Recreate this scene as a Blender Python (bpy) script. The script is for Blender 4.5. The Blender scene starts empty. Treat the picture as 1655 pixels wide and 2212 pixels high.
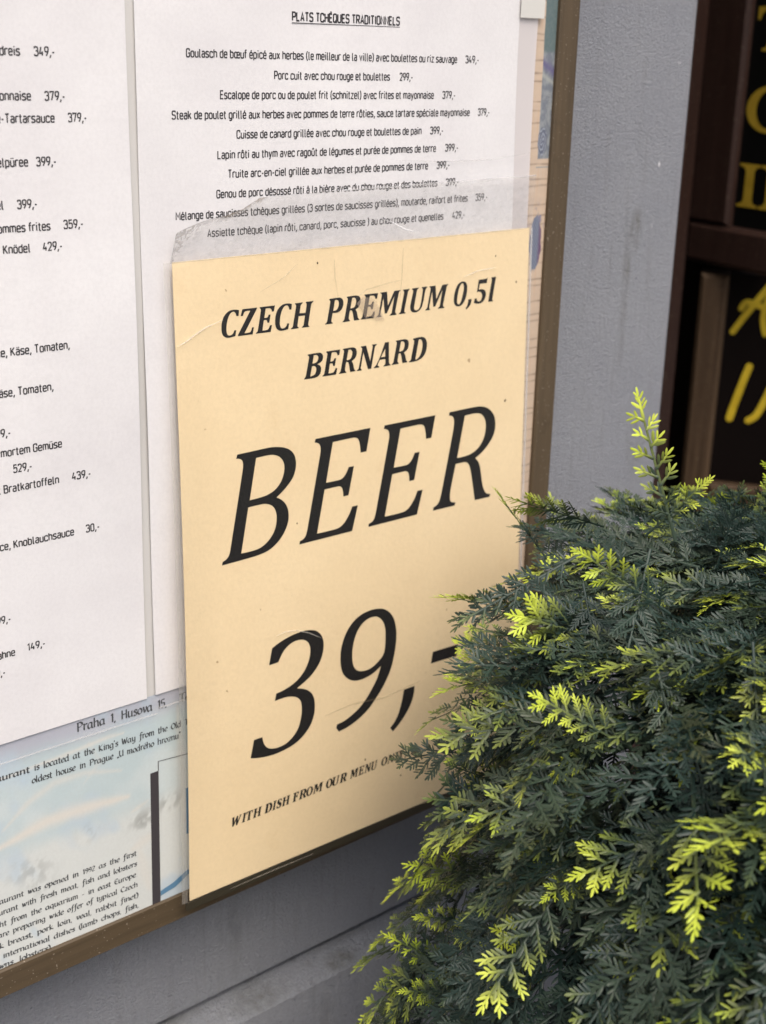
import bpy, math, random
import numpy as np
from mathutils import Vector, Matrix
from mathutils.geometry import tessellate_polygon

S = bpy.context.scene
COL = S.collection
RNG = random.Random(7)
NR = np.random.default_rng(11)

# ------------------------------------------------------------------ camera
cam = bpy.data.cameras.new('camera')
cam.sensor_fit = 'VERTICAL'
cam.sensor_height = 36.0
cam.lens = 36.0 * 2900.0 / 2212.0
cam.clip_start = 0.01
cam.clip_end = 200.0
cam.dof.use_dof = True
cam.dof.focus_distance = 0.55
cam.dof.aperture_fstop = 13.0
co = bpy.data.objects.new('camera', cam)
COL.objects.link(co)
R = ((0.761899887, 0.191260203, -0.618811843),
     (-0.647278483, 0.259089868, -0.716870286),
     (0.023219122, 0.946726980, 0.321199155))
co.matrix_world = Matrix.Translation((-0.2872126, -0.46774515, 1.42956823)) @ Matrix(R).to_4x4()
S.camera = co

# ------------------------------------------------------------------ light
SUN_EL, SUN_AZ = math.radians(58), math.radians(200)      # azimuth measured from +Y towards +X
w = bpy.data.worlds.new('World')
S.world = w
w.use_nodes = True
nt = w.node_tree
sky = nt.nodes.new('ShaderNodeTexSky')
sky.sky_type = 'NISHITA'
sky.sun_disc = False
sky.sun_elevation = SUN_EL
sky.sun_rotation = SUN_AZ
sky.air_density = 1.0
sky.dust_density = 6.0
sky.ozone_density = 0.6
bg = nt.nodes['Background']
nt.links.new(sky.outputs[0], bg.inputs[0])
bg.inputs[1].default_value = 0.12
sun = bpy.data.lights.new('sun', 'SUN')
sun.energy = 1.5
sun.angle = math.radians(50)
sun.color = (1.0, 0.955, 0.905)
so = bpy.data.objects.new('sun', sun)
COL.objects.link(so)
sd = Vector((math.sin(SUN_AZ) * math.cos(SUN_EL), math.cos(SUN_AZ) * math.cos(SUN_EL), math.sin(SUN_EL)))
so.rotation_euler = (-sd).to_track_quat('-Z', 'Y').to_euler()
S.view_settings.view_transform = 'Standard'
S.view_settings.look = 'None'
S.view_settings.exposure = 0.62
S.view_settings.gamma = 1.0
S.render.engine = 'CYCLES'
S.cycles.max_bounces = 8
S.cycles.transparent_max_bounces = 16

# ------------------------------------------------------------------ helpers
def tag(o, label=None, cat=None, group=None, kind=None):
    if label: o['label'] = label
    if cat: o['category'] = cat
    if group: o['group'] = group
    if kind: o['kind'] = kind
    return o

def thing(name, loc, label, cat, group=None):
    o = bpy.data.objects.new(name, None)
    o.empty_display_size = 0.02
    COL.objects.link(o)
    o.location = loc
    return tag(o, label, cat, group)

def root_loc(p):
    v = Vector((0, 0, 0))
    while p is not None:
        v += p.location
        p = p.parent
    return v

def obj(name, verts, faces, mat, parent=None, smooth=False):
    """one mesh object; verts are given in world metres"""
    off = root_loc(parent)
    v = np.asarray(verts, float).reshape(-1, 3) - np.array(off)
    me = bpy.data.meshes.new(name)
    me.from_pydata(v.tolist(), [], [tuple(f) for f in faces])
    me.update()
    o = bpy.data.objects.new(name, me)
    COL.objects.link(o)
    if parent is not None: o.parent = parent
    if mat is not None: me.materials.append(mat)
    if smooth:
        me.polygons.foreach_set('use_smooth', [True] * len(me.polygons))
    return o

class MB:
    def __init__(self): self.v = []; self.f = []
    def add(self, v, f):
        n = len(self.v)
        self.v += [tuple(p) for p in v]
        self.f += [tuple(i + n for i in q) for q in f]
    def box(self, x0, x1, y0, y1, z0, z1, ch=0.0):
        """box, optionally with its front (-Y) edges chamfered"""
        if ch <= 0:
            self.add([(x0,y0,z0),(x1,y0,z0),(x1,y1,z0),(x0,y1,z0),(x0,y0,z1),(x1,y0,z1),(x1,y1,z1),(x0,y1,z1)],
                     [(0,3,2,1),(4,5,6,7),(0,1,5,4),(1,2,6,5),(2,3,7,6),(3,0,4,7)])
        else:
            c = ch
            self.add([(x0+c,y0,z0+c),(x1-c,y0,z0+c),(x1-c,y0,z1-c),(x0+c,y0,z1-c),
                      (x0,y0+c,z0),(x1,y0+c,z0),(x1,y0+c,z1),(x0,y0+c,z1),
                      (x0,y1,z0),(x1,y1,z0),(x1,y1,z1),(x0,y1,z1)],
                     [(0,1,2,3),(4,5,1,0),(5,6,2,1),(6,7,3,2),(7,4,0,3),
                      (8,9,5,4),(9,10,6,5),(10,11,7,6),(11,8,4,7),(11,10,9,8)])
    def build(self, name, mat, parent=None, smooth=False, xf=None):
        v = self.v if xf is None else [xf(p) for p in self.v]
        return obj(name, v, self.f, mat, parent, smooth)

# ------------------------------------------------------------------ materials
def mat(name, rough=0.6, spec=0.4):
    m = bpy.data.materials.new(name)
    m.use_nodes = True
    b = m.node_tree.nodes['Principled BSDF']
    b.inputs['Roughness'].default_value = rough
    b.inputs['Specular IOR Level'].default_value = spec
    return m, m.node_tree, b

def N(t, kind, **kw):
    n = t.nodes.new(kind)
    for k, v in kw.items():
        if hasattr(n, k): setattr(n, k, v)
        else: n.inputs[k].default_value = v
    return n

def coords(t, scale=(1, 1, 1), rot=(0, 0, 0), loc=(0, 0, 0)):
    tc = t.nodes.new('ShaderNodeTexCoord')
    mp = t.nodes.new('ShaderNodeMapping')
    mp.inputs['Scale'].default_value = scale
    mp.inputs['Rotation'].default_value = rot
    mp.inputs['Location'].default_value = loc
    t.links.new(tc.outputs['Object'], mp.inputs[0])
    return mp.outputs[0]

def noise(t, vec, scale, detail=4.0, rough=0.55):
    n = N(t, 'ShaderNodeTexNoise', Scale=scale, Detail=detail, Roughness=rough)
    t.links.new(vec, n.inputs['Vector'])
    return n.outputs[0]

def ramp(t, fac, stops):
    r = t.nodes.new('ShaderNodeValToRGB')
    e = r.color_ramp.elements
    while len(e) < len(stops): e.new(0.5)
    for k, (p, c) in enumerate(stops):
        e[k].position = p
        e[k].color = (*c, 1) if len(c) == 3 else c
    t.links.new(fac, r.inputs[0])
    return r.outputs[0]

def mix(t, fac, a, b, mode='MIX'):
    m = t.nodes.new('ShaderNodeMix')
    m.data_type = 'RGBA'
    m.blend_type = mode
    for sock, val in ((m.inputs[0], fac), (m.inputs[6], a), (m.inputs[7], b)):
        if isinstance(val, (int, float)): sock.default_value = val
        elif isinstance(val, tuple): sock.default_value = (*val, 1)
        else: t.links.new(val, sock)
    return m.outputs[2]

def bump(t, b, height, strength, dist):
    n = N(t, 'ShaderNodeBump', Strength=strength, Distance=dist)
    t.links.new(height, n.inputs['Height'])
    t.links.new(n.outputs[0], b.inputs['Normal'])
    return n

def m_add(t, a, b, op='ADD'):
    n = t.nodes.new('ShaderNodeMath')
    n.operation = op
    for i, v in enumerate((a, b)):
        if isinstance(v, (int, float)): n.inputs[i].default_value = v
        else: t.links.new(v, n.inputs[i])
    return n.outputs[0]

M = {}
# plaster wall: grey paint over a grainy render, brushed upright, a few runs and scuffs
m, t, b = mat('plaster', 0.78, 0.35)
v = coords(t)
big = noise(t, v, 9, 5)
streak = noise(t, coords(t, (60, 60, 5)), 3, 4)
c1 = ramp(t, big, [(0.3, (0.335, 0.355, 0.405)), (0.7, (0.40, 0.42, 0.46))])
c2 = mix(t, ramp(t, streak, [(0.55, (0, 0, 0)), (0.75, (0.5, 0.5, 0.5))]), c1, (0.27, 0.28, 0.285))
spots = noise(t, v, 330, 2)
c3 = mix(t, ramp(t, spots, [(0.70, (0, 0, 0)), (0.76, (0.8, 0.8, 0.8))]), c2, (0.09, 0.09, 0.10))
def stain(cx, cz, rx, rz, col, amt, base):
    gd = t.nodes.new('ShaderNodeTexGradient'); gd.gradient_type = 'SPHERICAL'
    t.links.new(coords(t, (1/rx, 0, 1/rz), (0, 0, 0), (-cx/rx, 0, -cz/rz)), gd.inputs[0])
    k = m_add(t, ramp(t, gd.outputs[1], [(0.0, (0, 0, 0)), (0.6, (amt,)*3)]), ramp(t, noise(t, coords(t, (1, 1, 0.35)), 160, 4), [(0.35, (0.1,)*3), (0.6, (1, 1, 1))]), 'MULTIPLY')
    return mix(t, k, base, col)
for q_ in [(0.3340, 1.338, .0060, .016, .75), (0.3285, 1.318, .0045, .026, .7), (0.3290, 1.285, .0035, .045, .45), (0.350, 1.205, .010, .03, .3), (0.262, 1.40, .006, .05, .25), (0.06, .9475, .022, .004, .6), (0.115, .9465, .014, .003, .7), (0.0, .952, .04, .004, .7), (0.13, .9525, .05, .003, .8), (0.05, .985, .006, .03, .35), (0.10, .90, .01, .04, .4)]:
    c3 = stain(q_[0], q_[1], q_[2], q_[3], (0.185, 0.19, 0.165), q_[4], c3)
t.links.new(c3, b.inputs['Base Color'])
g1 = noise(t, v, 760, 3, 0.75)
c3 = mix(t, ramp(t, noise(t, v, 620, 3, 0.7), [(0.40, (0, 0, 0)), (0.62, (0.35, 0.35, 0.35))]), c3, (0.24, 0.25, 0.275))
t.links.new(c3, b.inputs['Base Color'])
g2 = noise(t, v, 230, 6, 0.75)
g3 = noise(t, coords(t, (220, 220, 30)), 1.5, 3)
g4 = noise(t, v, 900, 3, 0.7)
bump(t, b, m_add(t, m_add(t, m_add(t, g1, 1.25, 'MULTIPLY'), m_add(t, g2, 0.9, 'MULTIPLY')), m_add(t, m_add(t, g3, 0.5, 'MULTIPLY'), m_add(t, g4, 0.7, 'MULTIPLY'))), 1.0, 0.0024)
M['plaster'] = m

m, t, b = mat('dirt_run', 0.85, 0.2)
b.inputs['Base Color'].default_value = (0.20, 0.205, 0.18, 1)
M['dirt_run'] = m

# oak stained frame
def wood(name, c0, c1, axis, rough=0.55, spec=0.4, bs=0.25):
    m, t, b = mat(name, rough, spec)
    sc = [260, 260, 260]
    sc[axis] = 9
    n1 = noise(t, coords(t, tuple(sc)), 1.0, 5, 0.6)
    n2 = noise(t, coords(t), 60, 4)
    c = ramp(t, n1, [(0.28, c0), (0.72, c1)])
    d = mix(t, ramp(t, n2, [(0.60, (0, 0, 0)), (0.78, (0.65, 0.65, 0.65))]), c, tuple(x * 0.55 for x in c0))
    sp = noise(t, coords(t), 900, 1)
    d = mix(t, ramp(t, sp, [(0.715, (0, 0, 0)), (0.75, (0.6, 0.6, 0.6))]), d, (0.35, 0.30, 0.24))
    t.links.new(d, b.inputs['Base Color'])
    bump(t, b, n1, bs, 0.0006)
    return m
M['frame_v'] = wood('frame_wood_upright', (0.062, 0.044, 0.025), (0.104, 0.074, 0.042), 2)
M['frame_h'] = wood('frame_wood_level', (0.062, 0.044, 0.025), (0.104, 0.074, 0.042), 0)
M['dark_wood_v'] = wood('dark_wood_upright', (0.026, 0.0125, 0.0095), (0.048, 0.025, 0.019), 2, 0.45)
M['brown_wood_v'] = wood('brown_wood_upright', (0.040, 0.024, 0.013), (0.088, 0.056, 0.032), 2, 0.65, 0.2)
M['red_wood_v'] = wood('red_brown_wood', (0.014, 0.005, 0.003), (0.028, 0.010, 0.006), 2, 0.6)

def plain(name, c, rough=0.6, spec=0.3):
    m, t, b = mat(name, rough, spec)
    b.inputs['Base Color'].default_value = (*c, 1)
    return m
M['black_panel'] = plain('black_panel', (0.004, 0.0042, 0.004), 0.6, 0.1)
M['board_panel'] = plain('board_panel', (0.005, 0.003, 0.0025), 0.65, 0.08)
m, t, b = mat('gold_paint', 0.5, 0.4)
n1 = noise(t, coords(t), 60, 4)
t.links.new(ramp(t, n1, [(0.3, (0.38, 0.25, 0.02)), (0.7, (0.50, 0.34, 0.035))]), b.inputs['Base Color'])
M['gold'] = m
m, t, b = mat('yellow_paint', 0.55, 0.3)
n1 = noise(t, coords(t), 80, 4)
t.links.new(ramp(t, n1, [(0.3, (0.52, 0.36, 0.015)), (0.7, (0.68, 0.50, 0.03))]), b.inputs['Base Color'])
M['yellow'] = m
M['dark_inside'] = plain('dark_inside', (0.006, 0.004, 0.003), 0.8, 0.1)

# papers
def paper(name, c0, c1, grain=900, bstr=0.12, spec=0.3, rough=0.55, lump=2.0):
    m, t, b = mat(name, rough, spec)
    v = coords(t)
    n1 = noise(t, v, 14, 5)
    n2 = noise(t, v, grain, 3)
    c = ramp(t, n1, [(0.3, c0), (0.7, c1)])
    c = mix(t, ramp(t, n2, [(0.35, (0.12, 0.12, 0.12)), (0.6, (0, 0, 0))]), c, tuple(x * 0.72 for x in c0))
    t.links.new(c, b.inputs['Base Color'])
    n3 = noise(t, v, grain * 0.45, 4)
    n4 = noise(t, v, 22, 3)
    bump(t, b, m_add(t, n3, m_add(t, n4, lump, 'MULTIPLY')), bstr, 0.0006)
    return m, t, b, c
M['white_paper'] = paper('white_paper', (0.655, 0.645, 0.66), (0.745, 0.742, 0.75), 700, 0.2, lump=4.0)[0]
mm, t, b, c = paper('yellow_paper', (0.755, 0.60, 0.37), (0.805, 0.65, 0.41), 640, 0.30, lump=0.25)
v = coords(t)
n5 = noise(t, coords(t, (1, 1, 1.0)), 45, 6, 0.7)
c = mix(t, ramp(t, n5, [(0.60, (0, 0, 0)), (0.80, (0.30, 0.30, 0.30))]), c, (0.60, 0.42, 0.22))
n6 = noise(t, v, 260, 2)
c = mix(t, ramp(t, n6, [(0.755, (0, 0, 0)), (0.79, (0.6, 0.6, 0.6))]), c, (0.25, 0.14, 0.06))
t.links.new(c, b.inputs['Base Color'])
M['yellow_paper'] = mm
def ink(name, c, c2):
    m, t, b = mat(name, 0.5, 0.3)
    n = noise(t, coords(t), 1100, 3)
    t.links.new(ramp(t, n, [(0.35, c), (0.75, c2)]), b.inputs['Base Color'])
    return m
M['ink'] = ink('black_ink', (0.006, 0.0055, 0.0055), (0.015, 0.0135, 0.0135))
M['small_ink'] = ink('menu_ink', (0.028, 0.026, 0.030), (0.045, 0.042, 0.046))
M['leaflet_ink'] = ink('leaflet_ink', (0.055, 0.06, 0.065), (0.085, 0.09, 0.095))
M['bar_ink'] = plain('bar_ink', (0.05, 0.045, 0.05), 0.5, 0.3)
M['blue_ink'] = plain('blue_ink', (0.10, 0.21, 0.33), 0.5, 0.3)
M['speck'] = plain('speck', (0.06, 0.03, 0.015), 0.7, 0.2)
M['chip'] = plain('paint_chip', (0.75, 0.75, 0.78), 0.6, 0.3)

# printed papers painted vertex by vertex
def printed(name, rough=0.45):
    m, t, b = mat(name, rough, 0.4)
    a = t.nodes.new('ShaderNodeAttribute')
    a.attribute_name = 'print'
    n2 = noise(t, coords(t), 800, 3)
    c = mix(t, ramp(t, n2, [(0.35, (0.10, 0.10, 0.10)), (0.65, (0, 0, 0))]), a.outputs['Color'], (0.35, 0.35, 0.33))
    t.links.new(c, b.inputs['Base Color'])
    bump(t, b, noise(t, coords(t), 25, 4), 0.15, 0.001)
    return m
M['printed'] = printed('printed_paper')

# clear film: mostly see-through, a little gloss, a little milky haze
def film(name, haze, gloss, haze_col=(0.72, 0.72, 0.72), rough=0.18, bumpy=0.25, bscale=35, patch=0.0):
    m = bpy.data.materials.new(name)
    m.use_nodes = True
    t = m.node_tree
    t.nodes.clear()
    out = t.nodes.new('ShaderNodeOutputMaterial')
    tr = t.nodes.new('ShaderNodeBsdfTransparent')
    df = t.nodes.new('ShaderNodeBsdfDiffuse')
    df.inputs[0].default_value = (*haze_col, 1)
    gl = t.nodes.new('ShaderNodeBsdfGlossy')
    gl.inputs['Roughness'].default_value = rough
    v = coords(t)
    n = noise(t, v, bscale, 5)
    bp = N(t, 'ShaderNodeBump', Strength=bumpy, Distance=0.0012)
    t.links.new(n, bp.inputs['Height'])
    t.links.new(bp.outputs[0], gl.inputs['Normal'])
    m1 = t.nodes.new('ShaderNodeMixShader')
    if patch > 0:
        f = ramp(t, noise(t, v, 40, 5), [(0.35, (haze - patch,) * 3), (0.7, (haze + patch,) * 3)])
        t.links.new(f, m1.inputs[0])
    else:
        m1.inputs[0].default_value = haze
    t.links.new(tr.outputs[0], m1.inputs[1])
    t.links.new(df.outputs[0], m1.inputs[2])
    m2 = t.nodes.new('ShaderNodeMixShader')
    m2.inputs[0].default_value = gloss
    t.links.new(m1.outputs[0], m2.inputs[1])
    t.links.new(gl.outputs[0], m2.inputs[2])
    t.links.new(m2.outputs[0], out.inputs[0])
    return m
M['film'] = film('clear_film', 0.005, 0.016)
M['film_edge'] = film('milky_film', 0.85, 0.04, (0.66, 0.655, 0.64))
M['film_margin'] = film('milky_margin', 0.85, 0.04, (0.68, 0.65, 0.655))
M['film_flap'] = film('scuffed_film', 0.22, 0.05, (0.50, 0.485, 0.48), 0.25, 0.9, 160, 0.10)
M['film_rim_highlight'] = film('film_rim_highlight', 0.30, 0.08, (0.9, 0.9, 0.9))  # white haze painted in as the highlight along the sleeve edges
M['film_dirt'] = film('dirty_film', 0.42, 0.06, (0.30, 0.275, 0.24), 0.3, 0.9, 220, 0.34)
M['shaded_hem'] = plain('shaded_film_hem', (0.034, 0.029, 0.019), 0.45, 0.4)  # sleeve hem, its dark colour holds the card's shade on the rail
M['tape'] = film('tape', 0.9, 0.05, (0.66, 0.66, 0.63))

m, t, b = mat('paving', 0.85, 0.3)
vv = N(t, 'ShaderNodeTexVoronoi', Scale=9.0)
t.links.new(coords(t), vv.inputs['Vector'])
t.links.new(ramp(t, vv.outputs['Distance'], [(0.0, (0.32, 0.30, 0.28)), (0.5, (0.26, 0.245, 0.23)), (0.62, (0.10, 0.095, 0.09))]), b.inputs['Base Color'])
bump(t, b, vv.outputs['Distance'], 0.6, 0.02)
M['paving'] = m

# artificial cypress
m, t, b = mat('cypress', 0.42, 0.32)
a = t.nodes.new('ShaderNodeAttribute')
a.attribute_name = 'tip'
a2 = t.nodes.new('ShaderNodeAttribute')
a2.attribute_name = 'tone'
n1 = noise(t, coords(t), 30, 3)
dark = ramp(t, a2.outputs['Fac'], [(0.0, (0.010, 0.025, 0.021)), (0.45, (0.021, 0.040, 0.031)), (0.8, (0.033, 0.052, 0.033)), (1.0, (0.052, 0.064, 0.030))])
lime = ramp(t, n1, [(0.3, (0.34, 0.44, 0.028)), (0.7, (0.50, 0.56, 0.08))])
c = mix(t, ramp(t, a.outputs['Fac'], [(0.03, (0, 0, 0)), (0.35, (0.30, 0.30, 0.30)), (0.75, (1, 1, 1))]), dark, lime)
t.links.new(c, b.inputs['Base Color'])
M['cypress'] = m
# loose mouth of the card's sleeve: haze, dirt and bright sparkles painted along its folds
m = bpy.data.materials.new('sleeve_mouth')
m.use_nodes = True
t = m.node_tree
t.nodes.clear()
out = t.nodes.new('ShaderNodeOutputMaterial')
tr_ = t.nodes.new('ShaderNodeBsdfTransparent'); df = t.nodes.new('ShaderNodeBsdfDiffuse'); gl = t.nodes.new('ShaderNodeBsdfGlossy')
gl.inputs['Roughness'].default_value = 0.22
at1 = t.nodes.new('ShaderNodeAttribute'); at1.attribute_name = 'haze'
at2 = t.nodes.new('ShaderNodeAttribute'); at2.attribute_name = 'print'
bp = N(t, 'ShaderNodeBump', Strength=0.8, Distance=0.0012)
t.links.new(noise(t, coords(t), 150, 5), bp.inputs['Height'])
t.links.new(bp.outputs[0], gl.inputs['Normal'])
t.links.new(at2.outputs['Color'], df.inputs[0])
m1 = t.nodes.new('ShaderNodeMixShader'); m2 = t.nodes.new('ShaderNodeMixShader')
t.links.new(at1.outputs['Fac'], m1.inputs[0]); t.links.new(tr_.outputs[0], m1.inputs[1]); t.links.new(df.outputs[0], m1.inputs[2])
m2.inputs[0].default_value = 0.05
t.links.new(m1.outputs[0], m2.inputs[1]); t.links.new(gl.outputs[0], m2.inputs[2]); t.links.new(m2.outputs[0], out.inputs[0])
M['film_mouth'] = m
M['stem'] = plain('stem_brown', (0.03, 0.022, 0.015), 0.8, 0.2)
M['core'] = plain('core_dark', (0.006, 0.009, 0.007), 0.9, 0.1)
M['pot'] = plain('pot', (0.05, 0.045, 0.042), 0.7, 0.3)

# ------------------------------------------------------------------ setting
g = MB(); g.add([(-25, -25, 0), (25, -25, 0), (25, 25, 0), (-25, 25, 0)], [(0, 1, 2, 3)])
tag(g.build('pavement', M['paving']), kind='structure')

WY = 0.035            # face of the plaster wall
bw = thing('building_wall', (0, WY, 0), 'rough grey plaster wall behind the menu board, with a groove low down', 'wall')
mb = MB()
# upper wall: front face, reveal at the doorway, back; bottom of the groove
prof = [(WY, 3.4), (WY, 0.9555), (WY + 0.006, 0.9535), (WY + 0.0055, 0.9505), (WY - 0.0005, 0.9500),
        (0.0215, 0.9455), (0.0195, 0.9440), (0.0195, 0.0)]
xa, xb = -4.0, 0.3716
vv_ = []
for (y, z) in prof: vv_ += [(xa, y, z), (xb, y, z)]
fs = [(2*i, 2*i+2, 2*i+3, 2*i+1) for i in range(len(prof)-1)]
n0 = len(vv_)
vv_ += [(xb, 0.5, z) for (_, z) in prof]
fs += [(2*i+1, 2*i+3, n0+i+1, n0+i) for i in range(len(prof)-1)]
mb.add(vv_, fs)
mb.build('plaster_face', M['plaster'], bw)
mb = MB()
mb.box(1.45, 4.0, WY, 0.5, 0, 3.4); mb.box(0.3716, 1.45, WY, 0.5, 2.5, 3.4)
mb.build('far_pier', M['plaster'], bw)
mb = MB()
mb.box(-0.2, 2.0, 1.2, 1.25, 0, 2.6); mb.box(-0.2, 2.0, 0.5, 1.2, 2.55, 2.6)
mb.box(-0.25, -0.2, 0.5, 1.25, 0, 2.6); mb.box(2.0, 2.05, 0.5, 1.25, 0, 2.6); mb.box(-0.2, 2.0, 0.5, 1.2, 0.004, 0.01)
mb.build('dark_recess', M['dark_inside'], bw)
mb = MB(); mb.box(0.586, 0.606, 0.20, 0.27, 0.01, 2.5, 0.003); mb.build('door_post', M['red_wood_v'], bw)
# dirt run and flaked paint on the pier
def blob(cx, cz, rx, rz, n=14, seed=0):
    r = random.Random(seed)
    return [(cx + rx*math.cos(2*math.pi*i/n)*r.uniform(.6, 1.15), cz + rz*math.sin(2*math.pi*i/n)*r.uniform(.6, 1.15)) for i in range(n)]
def flat(mbx, pts, Y):
    mbx.add([(x, Y, z) for x, z in pts], [tuple(range(len(pts)))])
mb = MB()
flat(mb, blob(0.3495, 1.3748, 0.0007, 0.0016, 10, 1), WY-0.0004)
flat(mb, blob(0.3475, 1.3400, 0.0004, 0.0009, 9, 3), WY-0.0004)
flat(mb, blob(0.3600, 1.4300, 0.0004, 0.0009, 9, 4), WY-0.0004)
mb.build('paint_chip', M['chip'], bw)

# wooden signboard: an open door leaf seen through the doorway
def plane_xf(p0, yaw, thick=0):
    u = (-math.sin(yaw), -math.cos(yaw)); n = (-math.cos(yaw), math.sin(yaw))
    return lambda p: (p0[0] + u[0]*p[0] - n[0]*p[1], p0[1] + u[1]*p[0] - n[1]*p[1], p[2])   # p = (along, depth behind face, z)
XU = plane_xf((0.66, 0.22), math.radians(12))
XL = plane_xf((0.66, 0.22), math.radians(-33))
sb = thing('signboard', (0.66, 0.22, 1.277), 'dark wooden signboard with gold capitals on a black panel, right of the grey wall', 'sign')
mb = MB(); mb.box(-0.030, 0.018, 0, 0.04, 1.304, 2.05, 0.003); mb.build('stile', M['dark_wood_v'], sb, xf=XU)
mb = MB(); mb.box(0.27, 0.32, 0, 0.04, 1.304, 2.05, 0.003); mb.build('stile', M['dark_wood_v'], sb, xf=XU)
mb = MB(); mb.box(-0.030, 0.32, 0, 0.04, 1.270, 1.3038, 0.004); mb.build('rail', M['dark_wood_v'], sb, xf=XU)
mb = MB(); mb.box(-0.030, 0.32, 0, 0.04, 2.0502, 2.10, 0.004); mb.build('rail', M['dark_wood_v'], sb, xf=XU)
mb = MB(); mb.box(0.018, 0.27, 0.007, 0.03, 1.3038, 2.05); mb.build('panel', M['black_panel'], sb, xf=XU)

def letters(name, polys, Y, mat_, parent, xf=None, kstep=0.0):
    """flat lettering: polys = list of (outer, hole, hole...) in metres (x, z)"""
    mbx = MB()
    for k, ps in enumerate(polys):
        pts = [Vector((x, z, 0)) for p in ps for x, z in p]
        tri = tessellate_polygon([[Vector((x, z, 0)) for x, z in p] for p in ps])
        yf = Y if callable(Y) else (lambda x, z: Y)
        mbx.add([(p.x, yf(p.x, p.y) - kstep*(k % 5), p.y) for p in pts], tri)
    return mbx.build(name, mat_, parent, xf=xf)

def arc(cx, cz, rx, rz, a0, a1, n=20):
    return [(cx + rx*math.cos(math.radians(a0+(a1-a0)*i/n)), cz + rz*math.sin(math.radians(a0+(a1-a0)*i/n))) for i in range(n+1)]
mm_ = lambda ps: [(x/1000, z/1000) for x, z in ps]
sgT = [(23.3, 1473.4), (55, 1473.4), (55, 1464), (52.5, 1463.6), (50.5, 1468), (47, 1470.6), (42.6, 1470.8), (42.6, 1446), (44, 1443), (48, 1442.6), (48, 1440.6), (31, 1440.6), (31, 1442.6), (35, 1443), (36.5, 1446), (36.5, 1470.8), (31.6, 1470.6), (28, 1468), (26, 1463.6), (23.4, 1464)]
def ell(cx, cz, rx, rz, n=40): return arc(cx, cz, rx, rz, 0, 360*(n-1)/n, n-1)
gO = arc(46, 1397, 25, 18, 50, 310, 40); gI = arc(46.5, 1397, 14.5, 14.6, 312, 48, 40)
sgG = gO + [(62, 1396), (46, 1396), (46, 1393.6), (51, 1393), (54, 1391), (54, 1386)] + gI[2:]
def sgI(x): return [(x, 1354.6), (x+23.6, 1354.6), (x+23.6, 1352.6), (x+19.5, 1352), (x+17.2, 1349), (x+17.2, 1326), (x+19.5, 1323.2), (x+23.6, 1322.4), (x+23.6, 1320.4), (x, 1320.4), (x, 1322.4), (x+4.5, 1323.2), (x+7.2, 1326), (x+7.2, 1349), (x+4.5, 1352), (x, 1352.6)]
for q_ in (sgT, sgG, sgI(20.6), sgI(45.4)): letters('letter', [[mm_(q_)]], 0.0062, M['gold'], sb, xf=XU)

lb = thing('painted_board', (0.66, 0.22, 0), 'brown framed board with hand painted yellow strokes, below the gold lettered signboard', 'sign')
mb = MB(); mb.box(-0.004, 0.0195, 0, 0.03, 0.004, 1.262, 0.003); mb.build('stile', M['brown_wood_v'], lb, xf=XL)
mb = MB(); mb.box(0.26, 0.285, 0, 0.03, 0.004, 1.262, 0.003); mb.build('stile', M['brown_wood_v'], lb, xf=XL)
mb = MB(); mb.box(0.0195, 0.26, 0, 0.03, 1.045, 1.079, 0.003); mb.build('rail', M['brown_wood_v'], lb, xf=XL)
mb = MB(); mb.box(0.0195, 0.26, 0.012, 0.028, 1.079, 1.262); mb.build('panel', M['board_panel'], lb, xf=XL)
def stroke(pts, r0, r1=None, n=10):
    """rounded brush stroke as one outline"""
    P = []
    for i in range(len(pts)-1):
        p0 = pts[max(i-1, 0)]; p1 = pts[i]; p2 = pts[i+1]; p3 = pts[min(i+2, len(pts)-1)]
        for k in range(6):
            t = k/6
            P.append(tuple(0.5*((2*p1[c]) + (-p0[c]+p2[c])*t + (2*p0[c]-5*p1[c]+4*p2[c]-p3[c])*t*t + (-p0[c]+3*p1[c]-3*p2[c]+p3[c])*t**3) for c in (0, 1)))
    P.append(pts[-1])
    L, Rr = [], []
    m_ = len(P)
    for i, p in enumerate(P):
        a = P[max(i-1, 0)]; b_ = P[min(i+1, m_-1)]
        dx, dz = b_[0]-a[0], b_[1]-a[1]; l = math.hypot(dx, dz) or 1
        r = r0 + ((r1 or r0)-r0)*i/(m_-1)
        L.append((p[0]-dz/l*r, p[1]+dx/l*r)); Rr.append((p[0]+dz/l*r, p[1]-dx/l*r))
    def cap(p, d, r):
        a = math.atan2(d[1], d[0])
        return [(p[0]+r*math.cos(a+math.pi/2-math.pi*k/6), p[1]+r*math.sin(a+math.pi/2-math.pi*k/6)) for k in range(1, 6)]
    e = cap(P[-1], (P[-1][0]-P[-2][0], P[-1][1]-P[-2][1]), r1 or r0)
    s_ = cap(P[0], (P[0][0]-P[1][0], P[0][1]-P[1][1]), r0)
    return L + e + Rr[::-1] + s_
ys = [stroke([(26.5, 1213), (33, 1224), (42, 1238), (52, 1253), (58, 1262)], 2.6, 3.0), stroke([(31.5, 1233.5), (34.5, 1238.5), (40, 1238.5), (52, 1235), (64, 1234)], 2.6),
      stroke([(58, 1262), (52, 1240), (50.5, 1226), (53.5, 1213)], 2.6), stroke([(43.4, 1184), (39, 1168), (34, 1148), (31.6, 1137)], 3.0, 3.2),
      stroke([(47.5, 1136.5), (54, 1142), (60, 1157), (66, 1176), (69, 1190)], 3.0)]
for k_, q_ in enumerate(ys): letters('painted_stroke', [[mm_(q_)]], 0.0115-0.00006*k_, M['yellow'], lb, xf=XL)

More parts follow.
